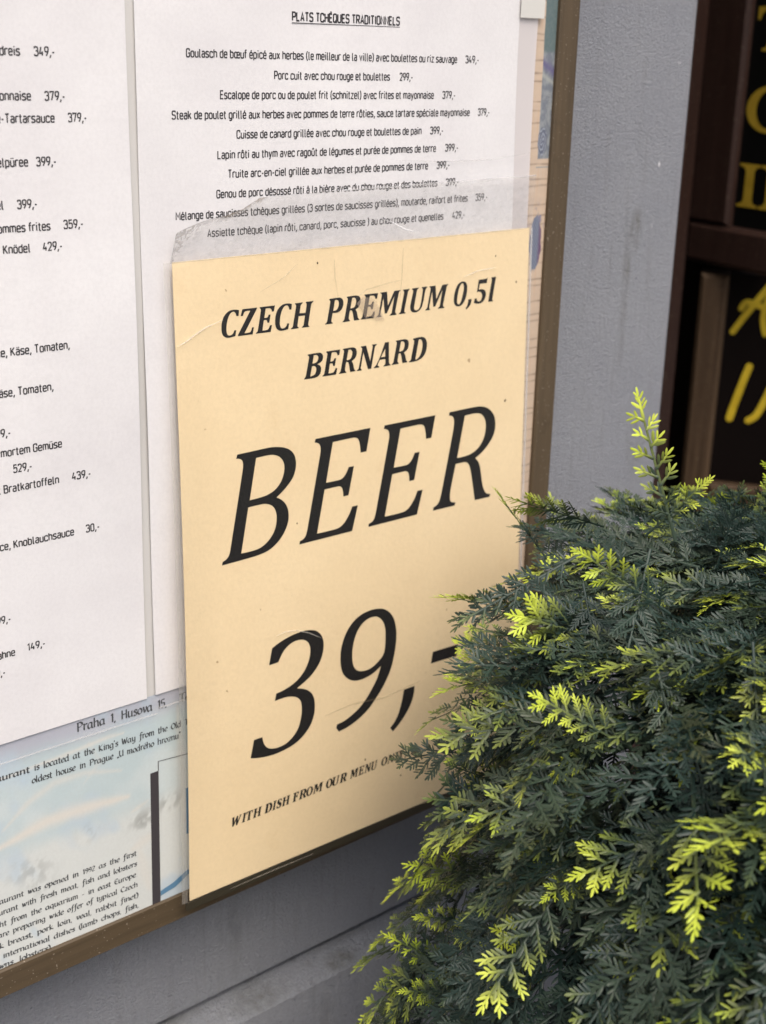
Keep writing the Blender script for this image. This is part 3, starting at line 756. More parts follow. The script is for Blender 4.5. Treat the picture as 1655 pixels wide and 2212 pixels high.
SK = {'a': ".62,.85 .35,1 .08,.7 .08,.25 .25,0 .55,.3|.6,1 .6,.15 .75,.05|.85", 'b': ".1,1.6 .1,.1 .35,0 .65,.3 .62,.8 .4,1 .12,.75|.8", 'c': ".6,.88 .38,1 .1,.7 .1,.25 .32,0 .62,.15|.68",
'd': ".6,.85 .35,1 .08,.7 .08,.25 .28,0 .58,.3|.62,1.6 .62,.1 .75,.03|.82", 'e': ".1,.5 .55,.65 .5,.95 .35,1 .1,.7 .1,.25 .32,0 .6,.15|.68", 'f': ".62,1.5 .45,1.62 .3,1.4 .27,0 .2,-.45 .02,-.5|.05,.95 .55,.98|.6",
'g': ".62,.85 .35,1 .08,.7 .08,.25 .25,0 .55,.3|.6,1 .6,-.3 .4,-.5 .1,-.4|.82", 'h': ".1,1.6 .1,0|.12,.7 .4,1 .6,.8 .6,.1 .72,.03|.82", 'i': ".1,.95 .2,1 .2,.1 .32,.03|.2,1.33 .25,1.42|.42",
'k': ".1,1.6 .1,0|.6,.95 .15,.5 .6,.05 .7,.05|.75", 'l': ".12,1.6 .12,.1 .25,.03|.36", 'm': ".05,.95 .12,1 .12,0|.13,.7 .35,1 .5,.8 .5,0|.52,.7 .75,1 .9,.8 .9,.1 1.02,.03|1.12",
'n': ".05,.95 .12,1 .12,0|.13,.7 .4,1 .6,.8 .6,.1 .72,.03|.82", 'o': ".35,1 .08,.7 .08,.25 .33,0 .6,.3 .6,.75 .35,1|.74", 'p': ".05,.95 .12,1 .12,-.5|.13,.72 .4,1 .63,.75 .62,.25 .35,0 .14,.15|.8",
'q': ".62,.85 .35,1 .08,.7 .08,.25 .25,0 .55,.3|.6,1 .6,-.5|.82", 'r': ".05,.95 .14,1 .14,0|.15,.7 .38,1 .55,.9|.6", 's': ".52,.85 .3,1 .1,.78 .45,.4 .42,.1 .25,0 .05,.12|.6", 't': ".2,1.35 .2,.15 .35,0 .48,.08|.02,.95 .45,.98|.52",
'u': ".05,.95 .12,1 .12,.25 .3,0 .55,.3|.6,1 .6,.1 .72,.03|.82", 'v': ".05,.95 .15,1 .32,.05 .6,.8 .5,1|.68", 'w': ".05,.95 .14,1 .25,.05 .48,.9 .58,.05 .88,.8 .8,1|1", 'y': ".05,.95 .12,1 .15,.3 .3,.05 .55,.35|.6,1 .58,-.2 .35,-.5 .1,-.4|.78",
'z': ".08,.95 .55,.95 .1,.05 .6,.05|.2,.5 .5,.5|.68", 'P': ".15,1.5 .15,0|.02,1.4 .45,1.52 .75,1.2 .6,.8 .2,.7|.85", 'H': ".15,1.5 .15,0|.75,1.5 .75,0|.15,.78 .75,.8|.95", 'T': ".05,1.4 .85,1.48|.45,1.45 .45,0|.85",
'R': ".15,1.5 .15,0|.02,1.4 .45,1.52 .7,1.2 .55,.85 .2,.75|.4,.8 .75,.05|.85", 'K': ".15,1.5 .15,0|.75,1.5 .2,.75 .75,.05|.9", 'W': ".05,1.5 .25,0 .5,1.2 .7,0 1,1.5|1.1", 'O': ".45,1.5 .08,1 .1,.4 .45,0 .8,.5 .8,1.05 .45,1.5|.95", 'U': ".1,1.5 .12,.4 .4,0 .7,.4|.75,1.5 .75,0|.9", 'E': ".7,1.4 .35,1.5 .12,1.1 .12,.4 .4,0 .75,.15|.15,.78 .6,.8|.8",
'C': ".75,1.3 .45,1.5 .1,1 .12,.4 .42,0 .78,.2|.85", '1': ".1,1.15 .28,1.4 .28,0|.5", '9': ".55,1.1 .3,1.4 .1,1.05 .3,.7 .55,.9 .5,.4 .2,0|.65", '2': ".08,1.15 .3,1.4 .55,1.1 .1,.05 .6,.05|.68", '5': ".55,1.4 .15,1.4 .12,.8 .45,.8 .55,.4 .3,0 .08,.1|.65",
'.': ".1,.02 .16,.08|.3", ',': ".14,.08 .05,-.25|.3", '-': ".05,.5 .4,.52|.5", '(': ".35,1.6 .12,1 .12,.3 .35,-.3|.4", ')': ".05,1.6 .28,1 .28,.3 .05,-.3|.4", "'": ".1,1.6 .07,1.3|.25", '„': ".1,.1 .05,-.2|.3,.1 .25,-.2|.4", '“': ".1,1.6 .05,1.3|.3,1.6 .25,1.3|.4",
'é': ".1,.5 .55,.65 .5,.95 .35,1 .1,.7 .1,.25 .32,0 .6,.15|.3,1.25 .45,1.5|.68", ' ': "|.70"}
def calli(mbx, s, x0, x1, z0, z1, xh, Yf):
    """broad-nib lettering fitted between two baseline ends"""
    quads = []; pen = 0.0
    nib = (0.13*math.cos(math.radians(38)), 0.13*math.sin(math.radians(38)))
    for chx in s:
        parts = SK[chx].split('|'); adv = float(parts[-1])
        for st in parts[:-1]:
            if not st: continue
            pts = [tuple(float(q) for q in tk.split(',')) for tk in st.split()]
            P = []
            for i in range(len(pts)-1):
                p0 = pts[max(i-1, 0)]; p1 = pts[i]; p2 = pts[i+1]; p3 = pts[min(i+2, len(pts)-1)]
                for k in range(3 if len(pts) > 2 else 1):
                    t = k/3
                    P.append(tuple(0.5*((2*p1[c]) + (-p0[c]+p2[c])*t + (2*p0[c]-5*p1[c]+4*p2[c]-p3[c])*t*t + (-p0[c]+3*p1[c]-3*p2[c]+p3[c])*t**3) for c in (0, 1)))
            P.append(pts[-1])
            for a, b_ in zip(P[:-1], P[1:]):
                dx, dz = b_[0]-a[0], b_[1]-a[1]; l = math.hypot(dx, dz) or 1
                cr = abs(dx*nib[1]-dz*nib[0])/l
                h = max(0.045, cr)
                sx, sz = -dz/l*h, dx/l*h
                e = 0.02
                a2 = (a[0]-dx/l*e, a[1]-dz/l*e); b2 = (b_[0]+dx/l*e, b_[1]+dz/l*e)
                quads.append([(pen+a2[0]+sx, a2[1]+sz), (pen+b2[0]+sx, b2[1]+sz), (pen+b2[0]-sx, b2[1]-sz), (pen+a2[0]-sx, a2[1]-sz)])
        pen += adv
    k = (x1-x0)/pen
    for i, q in enumerate(quads):
        v = []
        for px, pz in q:
            X = x0+(px+0.02*pz)*k
            Z = z0+(z1-z0)*(X-x0)/(x1-x0)+pz*xh
            v.append((X, Yf(X, Z)-0.00004-0.000006*(i % 7), Z))
        mbx.add(v, [(3, 2, 1, 0)])
LY = lambda x, z: 0.0034+0.0002*math.sin(x*60)-0.0001
LB = []
def nl(): LB.append(MB()); return LB[-1]
mm = 0.001
calli(nl(), "Praha 1, Husova 15,", -50.09*mm, -5.5*mm, 1.1536, 1.1520, 2.75*mm, LY)
calli(LB[-1], "Tel", 0.6*mm, 8.5*mm, 1.1518, 1.1516, 2.75*mm, LY)
calli(nl(), "Restaurant", -97.0*mm, -72.4*mm, 1.1428, 1.1420, 1.95*mm, LY)
calli(LB[-1], "is located at the King's Way from the Old Town", -70.6*mm, 12.0*mm, 1.1420, 1.1391, 1.95*mm, LY)
calli(nl(), "oldest house in Prague „U modrého hroznu“", -71.9*mm, 1.2*mm, 1.1364, 1.1340, 1.95*mm, LY)
for s, a, za, zb in [("Restaurant was opened in 1992 as the first", -97, 1084.9, 1082.3), ("restaurant with fresh meat, fish and lobsters", -99, 1079.6, 1076.8), ("caught from the aquarium - in east Europe.", -99, 1073.8, 1071.2),
                     ("We are preparing wide offer of typical Czech", -98, 1068.6, 1065.8), ("duck breast, pork loin, veal, rabbit finet)", -98, 1063.3, 1060.0), ("and international dishes (lamb chops, fish,", -99, 1058.0, 1054.7)]:
    calli(nl(), s, a*mm, -24.0*mm, za*mm, zb*mm, 1.7*mm, LY)
calli(nl(), "prawns, lobsters)", -99*mm, -68.5*mm, 1.0533, 1.0519, 1.7*mm, LY)
for q_ in LB: q_.build('text_line', M['leaflet_ink'], lf)
mb = MB(); flat(mb, mm_([(-15.4, 1121.3), (-16.8, 1051.0), (-12.4, 1051.0), (-11.1, 1121.3)]), 0.0031)
mb.build('bar', M['bar_ink'], lf)
mb = MB(); flat(mb, mm_([(-11.4, 1121.4), (-11.0, 1121.4), (-10.9, 1126.0), (-11.3, 1126.2)]), 0.0031); flat(mb, mm_([(-11.3, 1126.2), (-10.9, 1125.9), (8, 1124.2), (8, 1124.55)]), 0.00306)
mb.build('box_line', M['bar_ink'], lf)
mb = MB(); flat(mb, mm_([(2.9, 1107.2), (2.6, 1083), (8, 1083), (8, 1107)]), 0.0031); flat(mb, mm_([(-12.2, 1058.2), (-12.2, 1055.6), (-4, 1057.2), (3, 1061), (8, 1061.5), (8, 1063.5), (2, 1063.5), (-5, 1060)]), 0.00306)
mb.build('blue_shape', M['blue_ink'], lf)

# ------------------------------------------------------------------ yellow price card
SLP = 0.02304
def PY(x, z):
    t = min(max((1.35-z)/0.297, 0.0), 1.0)
    k = max(0.0, 1-(x+0.002)/0.020)
    return -(1.35-z)*SLP - 0.0029*math.sin(math.pi*t)*min(k, 1.0)**1.5
pc = thing('price_card', (0.105, PY(0.105, 1.0525), 1.0525), 'yellow card with a large slanted black beer price, over the bottom of the menu board', 'sign')
sheet('paper', [(0.00134, 1.34922), (0.20799, 1.3507), (0.21165, 1.05112), (-0.00268, 1.05408)], lambda x, z: PY(x, z), M['yellow_paper'], pc, 80, 110, 0.0003)
GLYPH={'B':'3034,126433 3322,126438 3611,126443 3901,126448 4194,126454 4318,126457 4442,126461 4567,126464 4692,126465 4758,126464 4825,126460 4892,126455 4959,126449 5026,126442 5094,126433 5161,126422 5228,126410 5313,126392 5398,126373 5482,126350 5565,126322 5645,126292 5723,126257 5799,126218 5870,126172 5934,126120 5993,126064 6045,126004 6090,125940 6126,125873 6153,125805 6174,125735 6189,125665 6201,125591 6207,125518 6207,125446 6202,125375 6192,125296 6175,125219 6154,125144 6129,125070 6100,125001 6066,124934 6029,124869 5986,124807 5939,124747 5887,124691 5832,124637 5776,124585 5700,124517 5623,124451 5543,124387 5462,124325 5372,124262 5280,124201 5186,124142 5091,124084 5141,124062 5191,124038 5239,124012 5284,123983 5348,123936 5410,123886 5468,123834 5521,123777 5572,123710 5618,123641 5657,123569 5689,123496 5716,123412 5734,123328 5746,123244 5753,123161 5754,123072 5749,122984 5737,122898 5719,122815 5690,122722 5655,122633 5614,122547 5567,122463 5513,122375 5454,122290 5389,122209 5319,122132 5239,122055 5153,121983 5063,121916 4969,121853 4879,121799 4786,121750 4689,121707 4588,121671 4464,121639 4336,121614 4206,121595 4076,121579 3959,121568 3841,121561 3722,121556 3604,121553 3218,121544 2834,121538 2454,121533 2076,121528 2114,121687 2159,121699 2204,121713 2248,121729 2288,121748 2326,121772 2362,121799 2394,121829 2422,121862 2450,121904 2473,121949 2493,121997 2510,122045 2529,122112 2545,122180 2560,122249 2574,122318 2760,123174 2945,124025 3127,124873 3305,125718 3315,125772 3322,125826 3325,125882 3324,125938 3321,125982 3315,126026 3303,126070 3284,126112 3264,126142 3237,126168 3207,126191 3173,126209 3125,126226 3075,126237 3025,126244 2974,126249|4027,126109 4190,126116 4354,126121 4518,126124 4685,126123 4751,126121 4818,126116 4885,126108 4952,126094 5021,126075 5090,126052 5156,126023 5220,125989 5277,125951 5330,125909 5378,125862 5420,125812 5459,125756 5491,125698 5516,125638 5535,125578 5548,125512 5553,125447 5553,125382 5548,125318 5537,125240 5521,125163 5500,125088 5474,125015 5442,124940 5405,124866 5363,124795 5315,124728 5258,124662 5196,124600 5128,124542 5055,124489 4984,124446 4908,124409 4828,124376 4747,124346 4674,124322 4599,124302 4522,124286 4442,124275 4241,124259 4038,124249 3835,124242 3632,124238|3551,123920 3728,123925 3906,123929 4085,123930 4266,123927 4333,123924 4400,123917 4468,123906 4535,123889 4604,123867 4673,123842 4740,123810 4803,123773 4852,123735 4897,123691 4936,123644 4969,123595 5003,123530 5030,123463 5051,123396 5066,123328 5077,123261 5082,123195 5082,123129 5078,123063 5071,122977 5059,122891 5043,122806 5020,122724 4989,122641 4951,122559 4908,122481 4860,122406 4810,122340 4755,122277 4696,122217 4632,122161 4561,122106 4485,122054 4405,122007 4322,121965 4241,121932 4158,121903 4071,121881 3981,121864 3874,121852 3765,121846 3655,121844 3544,121844 3437,121845 3329,121849 3221,121855 3113,121861',
'E':'7320,126437 10575,126447 10334,125343 9981,125346 9977,125410 9972,125475 9965,125539 9956,125603 9943,125676 9930,125749 9913,125821 9891,125894 9877,125934 9858,125974 9834,126013 9803,126048 9770,126073 9730,126093 9689,126108 9646,126120 9594,126131 9542,126137 9489,126140 9438,126140 9156,126139 8877,126135 8599,126130 8324,126123 7918,124256 8108,124248 8298,124242 8488,124239 8677,124242 8732,124246 8786,124255 8837,124269 8884,124288 8934,124317 8979,124350 9020,124386 9057,124426 9092,124470 9123,124517 9151,124566 9179,124615 9200,124651 9220,124688 9240,124726 9259,124763 9580,124763 9249,123391 8935,123395 8933,123450 8930,123506 8926,123563 8918,123619 8910,123668 8901,123717 8888,123765 8866,123813 8844,123844 8815,123874 8782,123900 8745,123920 8703,123935 8660,123942 8616,123946 8573,123947 8385,123948 8199,123946 8015,123943 7831,123938 7374,121888 7646,121880 7918,121875 8191,121873 8463,121878 8536,121882 8608,121892 8676,121907 8741,121928 8809,121959 8872,121995 8931,122035 8986,122079 9044,122132 9098,122189 9148,122249 9197,122309 9235,122357 9272,122407 9306,122458 9338,122510 9374,122579 9408,122649 9440,122719 9471,122791 9825,122787 9473,121573 6341,121578 6376,121734 6428,121744 6478,121756 6526,121771 6571,121790 6606,121811 6638,121835 6666,121862 6689,121892 6717,121941 6739,121992 6758,122046 6776,122099 6796,122165 6814,122232 6830,122299 6846,122366 7032,123191 7217,124011 7400,124829 7580,125644 7592,125703 7604,125763 7612,125823 7615,125884 7614,125933 7608,125982 7598,126032 7583,126081 7569,126111 7550,126139 7527,126166 7500,126190 7470,126210 7437,126226 7403,126240 7368,126253 7343,126261 7319,126266 7294,126271 7268,126275',
'R':'15644,126439 16036,126444 16431,126449 16830,126453 17232,126455 17304,126455 17377,126454 17450,126451 17524,126448 17588,126444 17652,126440 17717,126433 17782,126423 17866,126407 17951,126389 18035,126367 18117,126339 18198,126306 18276,126269 18351,126227 18421,126181 18493,126125 18560,126065 18620,126003 18675,125938 18723,125873 18764,125806 18799,125738 18827,125669 18851,125591 18867,125513 18877,125436 18883,125359 18885,125275 18881,125193 18872,125112 18857,125032 18835,124951 18806,124872 18772,124795 18732,124721 18686,124650 18634,124581 18578,124516 18519,124452 18447,124378 18372,124307 18294,124237 18213,124171 18136,124112 18056,124055 17973,124001 17887,123949 17797,123901 17705,123856 17611,123812 17516,123770 17571,123724 17624,123677 17673,123629 17716,123578 17760,123514 17798,123449 17830,123383 17858,123317 17884,123237 17904,123157 17921,123077 17938,122997 17959,122896 17979,122794 17998,122693 18019,122591 18039,122496 18060,122401 18083,122305 18111,122210 18135,122140 18164,122071 18197,122001 18236,121933 18267,121883 18302,121833 18344,121787 18395,121747 18460,121715 18530,121693 18602,121677 18676,121665 18642,121510 17577,121532 17544,121684 17512,121836 17480,121987 17448,122138 17414,122298 17380,122458 17346,122617 17311,122777 17287,122885 17262,122994 17236,123103 17206,123211 17187,123271 17166,123331 17141,123390 17112,123449 17085,123495 17055,123541 17020,123585 16976,123624 16935,123649 16888,123667 16840,123681 16791,123692 16745,123699 16699,123702 16654,123702 16608,123702 16496,123704 16385,123704 16273,123704 16162,123704 16077,123370 15993,123035 15913,122698 15839,122359 15826,122279 15818,122198 15816,122115 15817,122032 15819,121983 15824,121932 15836,121881 15856,121831 15875,121804 15902,121779 15933,121757 15967,121740 16026,121720 16085,121706 16145,121696 16206,121688 16167,121526 14665,121542 14703,121713 14757,121727 14810,121742 14860,121760 14907,121783 14952,121811 14995,121842 15032,121878 15063,121917 15096,121973 15122,122033 15143,122096 15163,122158 15195,122261 15224,122365 15251,122470 15276,122575 15445,123308 15612,124038 15775,124767 15934,125494 15948,125572 15958,125650 15966,125730 15969,125810 15971,125870 15970,125930 15964,125991 15951,126053 15938,126092 15919,126132 15893,126169 15857,126200 15803,126228 15744,126247 15681,126260 15617,126271|16708,126112 16832,126117 16957,126121 17082,126124 17208,126125 17290,126125 17372,126123 17455,126118 17538,126108 17604,126097 17671,126083 17736,126063 17798,126037 17858,126003 17914,125964 17964,125921 18008,125875 18053,125818 18091,125758 18123,125697 18148,125636 18170,125565 18185,125495 18194,125425 18198,125355 18197,125259 18190,125164 18178,125070 18159,124978 18134,124891 18103,124806 18067,124723 18024,124643 17980,124571 17930,124502 17875,124437 17813,124375 17745,124316 17671,124261 17592,124211 17507,124165 17422,124128 17333,124097 17240,124070 17144,124048 17038,124030 16929,124016 16818,124006 16707,124000 16593,123996 16478,123996 16362,123999 16246,124003',
'3':'4698,116844 4802,116890 4908,116934 5015,116976 5125,117014 5251,117052 5378,117087 5508,117119 5640,117147 5758,117168 5877,117185 5998,117199 6121,117210 6231,117218 6342,117223 6454,117224 6568,117220 6661,117212 6754,117199 6849,117182 6943,117159 7030,117135 7116,117108 7201,117074 7283,117030 7358,116977 7428,116916 7491,116850 7548,116780 7596,116708 7635,116632 7666,116556 7691,116479 7711,116393 7722,116308 7727,116224 7727,116141 7722,116051 7712,115963 7696,115877 7675,115793 7644,115692 7608,115594 7566,115498 7518,115407 7463,115319 7402,115236 7336,115157 7266,115081 7185,115001 7101,114924 7012,114852 6919,114784 6828,114728 6733,114677 6635,114629 6537,114582 6429,114530 6319,114479 6210,114430 6100,114381 6199,114350 6298,114318 6397,114282 6495,114240 6573,114201 6651,114158 6726,114110 6797,114056 6863,113995 6924,113929 6978,113860 7024,113787 7066,113704 7099,113619 7125,113534 7144,113449 7158,113353 7165,113258 7166,113165 7164,113072 7158,112972 7148,112874 7132,112777 7110,112684 7075,112574 7034,112467 6987,112364 6932,112266 6873,112178 6807,112096 6735,112019 6659,111946 6569,111868 6475,111795 6376,111727 6272,111665 6163,111609 6050,111559 5933,111515 5812,111478 5684,111446 5552,111420 5418,111400 5282,111384 5144,111370 5004,111359 4863,111354 4721,111353 4584,111360 4446,111371 4307,111387 4168,111406 4050,111425 3931,111447 3813,111472 3694,111500 3607,111524 3520,111550 3432,111579 3345,111609 3563,112488 4046,112485 4054,112417 4064,112350 4077,112282 4094,112214 4114,112155 4137,112095 4165,112037 4199,111980 4233,111933 4272,111888 4314,111846 4361,111809 4413,111775 4468,111746 4524,111722 4580,111703 4664,111680 4748,111662 4831,111649 4913,111642 5009,111640 5104,111644 5197,111653 5287,111669 5377,111691 5464,111719 5548,111753 5628,111792 5711,111840 5790,111892 5864,111950 5934,112012 6000,112079 6061,112151 6117,112227 6166,112308 6210,112401 6246,112499 6276,112600 6304,112702 6328,112794 6347,112889 6363,112985 6374,113083 6378,113165 6378,113249 6373,113334 6363,113421 6352,113493 6336,113567 6314,113641 6280,113713 6239,113772 6190,113828 6135,113880 6075,113925 6003,113968 5929,114004 5852,114033 5776,114059 5692,114082 5608,114100 5524,114114 5442,114124 5357,114130 5273,114132 5191,114131 5108,114130 5031,114129 4955,114127 4878,114125 4802,114122 4887,114476 4991,114484 5095,114493 5199,114505 5300,114521 5415,114544 5529,114569 5640,114599 5748,114634 5867,114679 5983,114728 6095,114783 6200,114846 6295,114914 6384,114990 6466,115071 6544,115157 6610,115241 6671,115330 6725,115423 6775,115518 6812,115604 6844,115694 6871,115785 6892,115879 6906,115957 6915,116036 6918,116118 6915,116200 6907,116270 6893,116341 6872,116411 6842,116481 6810,116536 6771,116589 6726,116639 6675,116683 6614,116725 6549,116760 6481,116788 6414,116809 6319,116829 6224,116842 6132,116847 6042,116845 5952,116834 5867,116815 5785,116790 5707,116759 5626,116719 5550,116673 5478,116622 5410,116567 5357,116517 5309,116463 5265,116405 5223,116346 5174,116272 5130,116197 5087,116120 5045,116042 4507,116034',
'9':'8481,111531 8530,111711 8656,111718 8781,111728 8903,111743 9021,111766 9160,111805 9295,111851 9426,111902 9554,111958 9675,112013 9793,112072 9907,112136 10015,112207 10139,112303 10256,112405 10368,112512 10477,112623 10579,112736 10677,112854 10771,112975 10863,113097 10935,113196 11006,113297 11073,113400 11132,113508 11193,113639 11247,113774 11296,113912 11343,114051 11263,114002 11182,113955 11098,113910 11012,113869 10919,113830 10824,113795 10726,113764 10625,113738 10522,113717 10417,113701 10310,113689 10201,113683 10098,113681 9993,113684 9887,113692 9779,113710 9683,113733 9587,113763 9492,113801 9399,113847 9317,113898 9239,113956 9165,114019 9097,114086 9036,114157 8980,114231 8932,114308 8891,114386 8852,114481 8822,114577 8799,114673 8780,114767 8765,114866 8756,114963 8752,115060 8751,115155 8753,115265 8757,115375 8767,115482 8781,115588 8802,115694 8828,115797 8858,115898 8893,115997 8937,116105 8985,116211 9038,116313 9098,116412 9164,116508 9235,116600 9312,116688 9396,116771 9480,116845 9571,116914 9667,116977 9769,117034 9875,117081 9986,117121 10101,117156 10221,117184 10339,117205 10461,117220 10587,117229 10715,117231 10837,117225 10961,117213 11087,117193 11214,117167 11313,117141 11412,117109 11509,117070 11603,117021 11695,116962 11783,116895 11864,116822 11938,116744 12011,116653 12076,116558 12132,116461 12179,116362 12226,116240 12263,116118 12293,115997 12316,115875 12334,115750 12346,115626 12351,115503 12351,115381 12346,115236 12335,115092 12319,114950 12300,114809 12278,114676 12251,114544 12221,114414 12188,114285 12155,114154 12121,114024 12082,113895 12036,113771 11977,113637 11911,113508 11840,113381 11765,113257 11684,113131 11598,113007 11509,112886 11415,112768 11322,112661 11226,112558 11126,112457 11025,112358 10922,112255 10818,112153 10711,112054 10598,111961 10488,111883 10374,111810 10255,111742 10133,111677 10012,111620 9888,111568 9761,111519 9632,111474 9511,111434 9388,111397 9263,111365 9135,111337 9015,111317 8892,111303 8767,111292 8642,111283|10987,116807 11059,116782 11129,116744 11196,116699 11258,116649 11322,116588 11380,116523 11431,116455 11474,116385 11516,116298 11550,116210 11575,116121 11595,116034 11613,115917 11624,115802 11629,115688 11631,115574 11631,115445 11626,115318 11617,115191 11606,115065 11598,114985 11587,114907 11572,114830 11551,114756 11525,114695 11495,114638 11458,114584 11416,114534 11359,114481 11297,114433 11231,114389 11164,114346 11090,114298 11015,114252 10937,114210 10854,114174 10763,114144 10668,114119 10570,114101 10468,114091 10375,114090 10279,114097 10181,114110 10083,114131 10015,114150 9946,114175 9879,114207 9816,114246 9758,114293 9707,114346 9662,114403 9625,114462 9587,114541 9557,114621 9535,114701 9519,114779 9503,114887 9494,114993 9490,115098 9492,115201 9498,115319 9509,115435 9526,115549 9547,115661 9573,115766 9603,115869 9638,115970 9678,116068 9722,116161 9770,116253 9823,116340 9884,116423 9950,116498 10021,116568 10100,116632 10186,116690 10271,116736 10363,116775 10461,116806 10565,116828 10665,116838 10770,116839 10877,116829',
'k':'12911,112281 13640,112272 13634,112172 13626,112072 13615,111975 13598,111879 13574,111775 13544,111673 13510,111574 13470,111478 13423,111380 13370,111285 13313,111193 13251,111105 13177,111006 13098,110911 13015,110819 12930,110730 12844,110644 12755,110561 12663,110481 12568,110403 12478,110334 12385,110269 12290,110205 12194,110143 12001,110398 12086,110466 12169,110535 12247,110608 12320,110685 12388,110770 12450,110860 12507,110953 12558,111050 12604,111152 12643,111258 12679,111366 12714,111474 12745,111573 12775,111673 12803,111774 12829,111876 12852,111976 12873,112077 12892,112179',
'-':'14869,113837 16689,113776 16585,113135 14747,113218',
'bC':'3312,132690 3280,132449 3165,132455 3159,132494 3151,132532 3136,132569 3119,132597 3096,132622 3068,132642 3040,132652 3009,132655 2979,132651 2935,132635 2894,132612 2860,132584 2818,132534 2782,132480 2753,132423 2723,132347 2699,132270 2679,132192 2665,132114 2655,132035 2650,131956 2650,131902 2655,131848 2667,131795 2678,131759 2695,131725 2720,131695 2749,131681 2782,131674 2815,131672 2849,131674 2881,131681 2911,131693 2943,131711 2970,131733 2993,131759 3014,131792 3031,131828 3044,131866 3147,131860 3094,131614 3043,131605 2992,131597 2940,131591 2877,131584 2813,131578 2748,131578 2695,131583 2641,131593 2591,131611 2543,131638 2501,131671 2467,131710 2437,131763 2417,131819 2404,131876 2396,131948 2397,132018 2401,132089 2409,132159 2422,132228 2440,132296 2462,132362 2490,132425 2525,132485 2562,132533 2607,132577 2655,132617 2705,132652 2758,132683 2816,132707 2878,132723 2942,132731 3008,132736 3060,132736 3113,132732 3166,132725 3215,132716 3264,132704',
'bZ':'3486,132715 4247,132711 4196,132611 3560,131683 3634,131681 3708,131682 3781,131686 3817,131690 3853,131699 3879,131716 3914,131770 3938,131829 3955,131891 4053,131891 3984,131591 3213,131595 3247,131677 3887,132615 3816,132619 3746,132621 3676,132617 3640,132610 3605,132598 3579,132578 3548,132533 3527,132483 3510,132431 3391,132432 3452,132644',
'bE':'4371,132715 5177,132712 5115,132464 5009,132458 5005,132493 4998,132528 4984,132561 4968,132582 4945,132599 4919,132613 4887,132622 4854,132626 4820,132628 4776,132629 4732,132627 4688,132625 4606,132228 4662,132223 4715,132225 4762,132239 4795,132267 4816,132304 4831,132346 4940,132343 4863,131998 4757,132009 4756,132039 4753,132069 4742,132098 4730,132112 4713,132123 4693,132130 4655,132135 4617,132135 4578,132134 4495,131698 4564,131694 4633,131692 4700,131695 4737,131699 4772,131708 4800,131725 4841,131773 4871,131827 4897,131883 5004,131885 4931,131591 4151,131597 4158,131637 4189,131652 4216,131669 4238,131690 4253,131719 4261,131750 4267,131782 4323,132037 4378,132292 4430,132548 4434,132570 4436,132593 4431,132615 4419,132632 4401,132647 4380,132660',
'bH':'6245,132697 6666,132704 6659,132663 6627,132643 6598,132622 6572,132597 6563,132581 6558,132563 6554,132544 6532,132443 6512,132341 6492,132239 6816,132235 6839,132341 6861,132447 6882,132554 6885,132574 6886,132594 6882,132615 6873,132632 6858,132648 6841,132663 6849,132709 7258,132712 7251,132676 7217,132652 7186,132626 7159,132596 7146,132571 7137,132544 7131,132516 7075,132259 7021,132001 6970,131742 6965,131719 6963,131696 6969,131672 6985,131649 7008,131629 7034,131610 7027,131588 6611,131591 6618,131632 6649,131648 6676,131665 6698,131687 6710,131712 6716,131740 6720,131768 6744,131884 6767,132000 6790,132116 6449,132122 6424,131998 6400,131874 6379,131749 6374,131726 6372,131702 6378,131680 6393,131659 6414,131642 6439,131626 6428,131591 6017,131588 6024,131626 6055,131642 6084,131659 6107,131681 6120,131705 6127,131733 6132,131761 6191,132021 6249,132281 6304,132541 6309,132564 6310,132587 6305,132609 6292,132629 6273,132645 6251,132661',
'bP':'8145,132714 8313,132720 8482,132724 8652,132724 8703,132723 8755,132718 8804,132705 8846,132683 8883,132653 8911,132619 8935,132572 8950,132522 8956,132472 8954,132416 8944,132361 8925,132308 8898,132252 8863,132198 8818,132151 8769,132118 8712,132092 8651,132072 8602,132063 8551,132060 8499,132059 8445,132060 8392,132065 8338,132070 8313,131965 8290,131860 8270,131753 8267,131729 8268,131705 8276,131681 8294,131660 8318,131642 8346,131626 8339,131598 7905,131596 7914,131628 7946,131645 7975,131664 7999,131686 8014,131711 8023,131738 8029,131766 8088,132025 8145,132284 8199,132544 8203,132567 8204,132591 8199,132615 8188,132633 8171,132650 8151,132666|8470,132625 8511,132630 8551,132631 8591,132625 8622,132613 8648,132594 8667,132571 8682,132531 8688,132490 8688,132450 8683,132402 8673,132355 8657,132310 8638,132274 8614,132240 8584,132210 8559,132193 8530,132180 8499,132171 8457,132164 8413,132161 8369,132160',
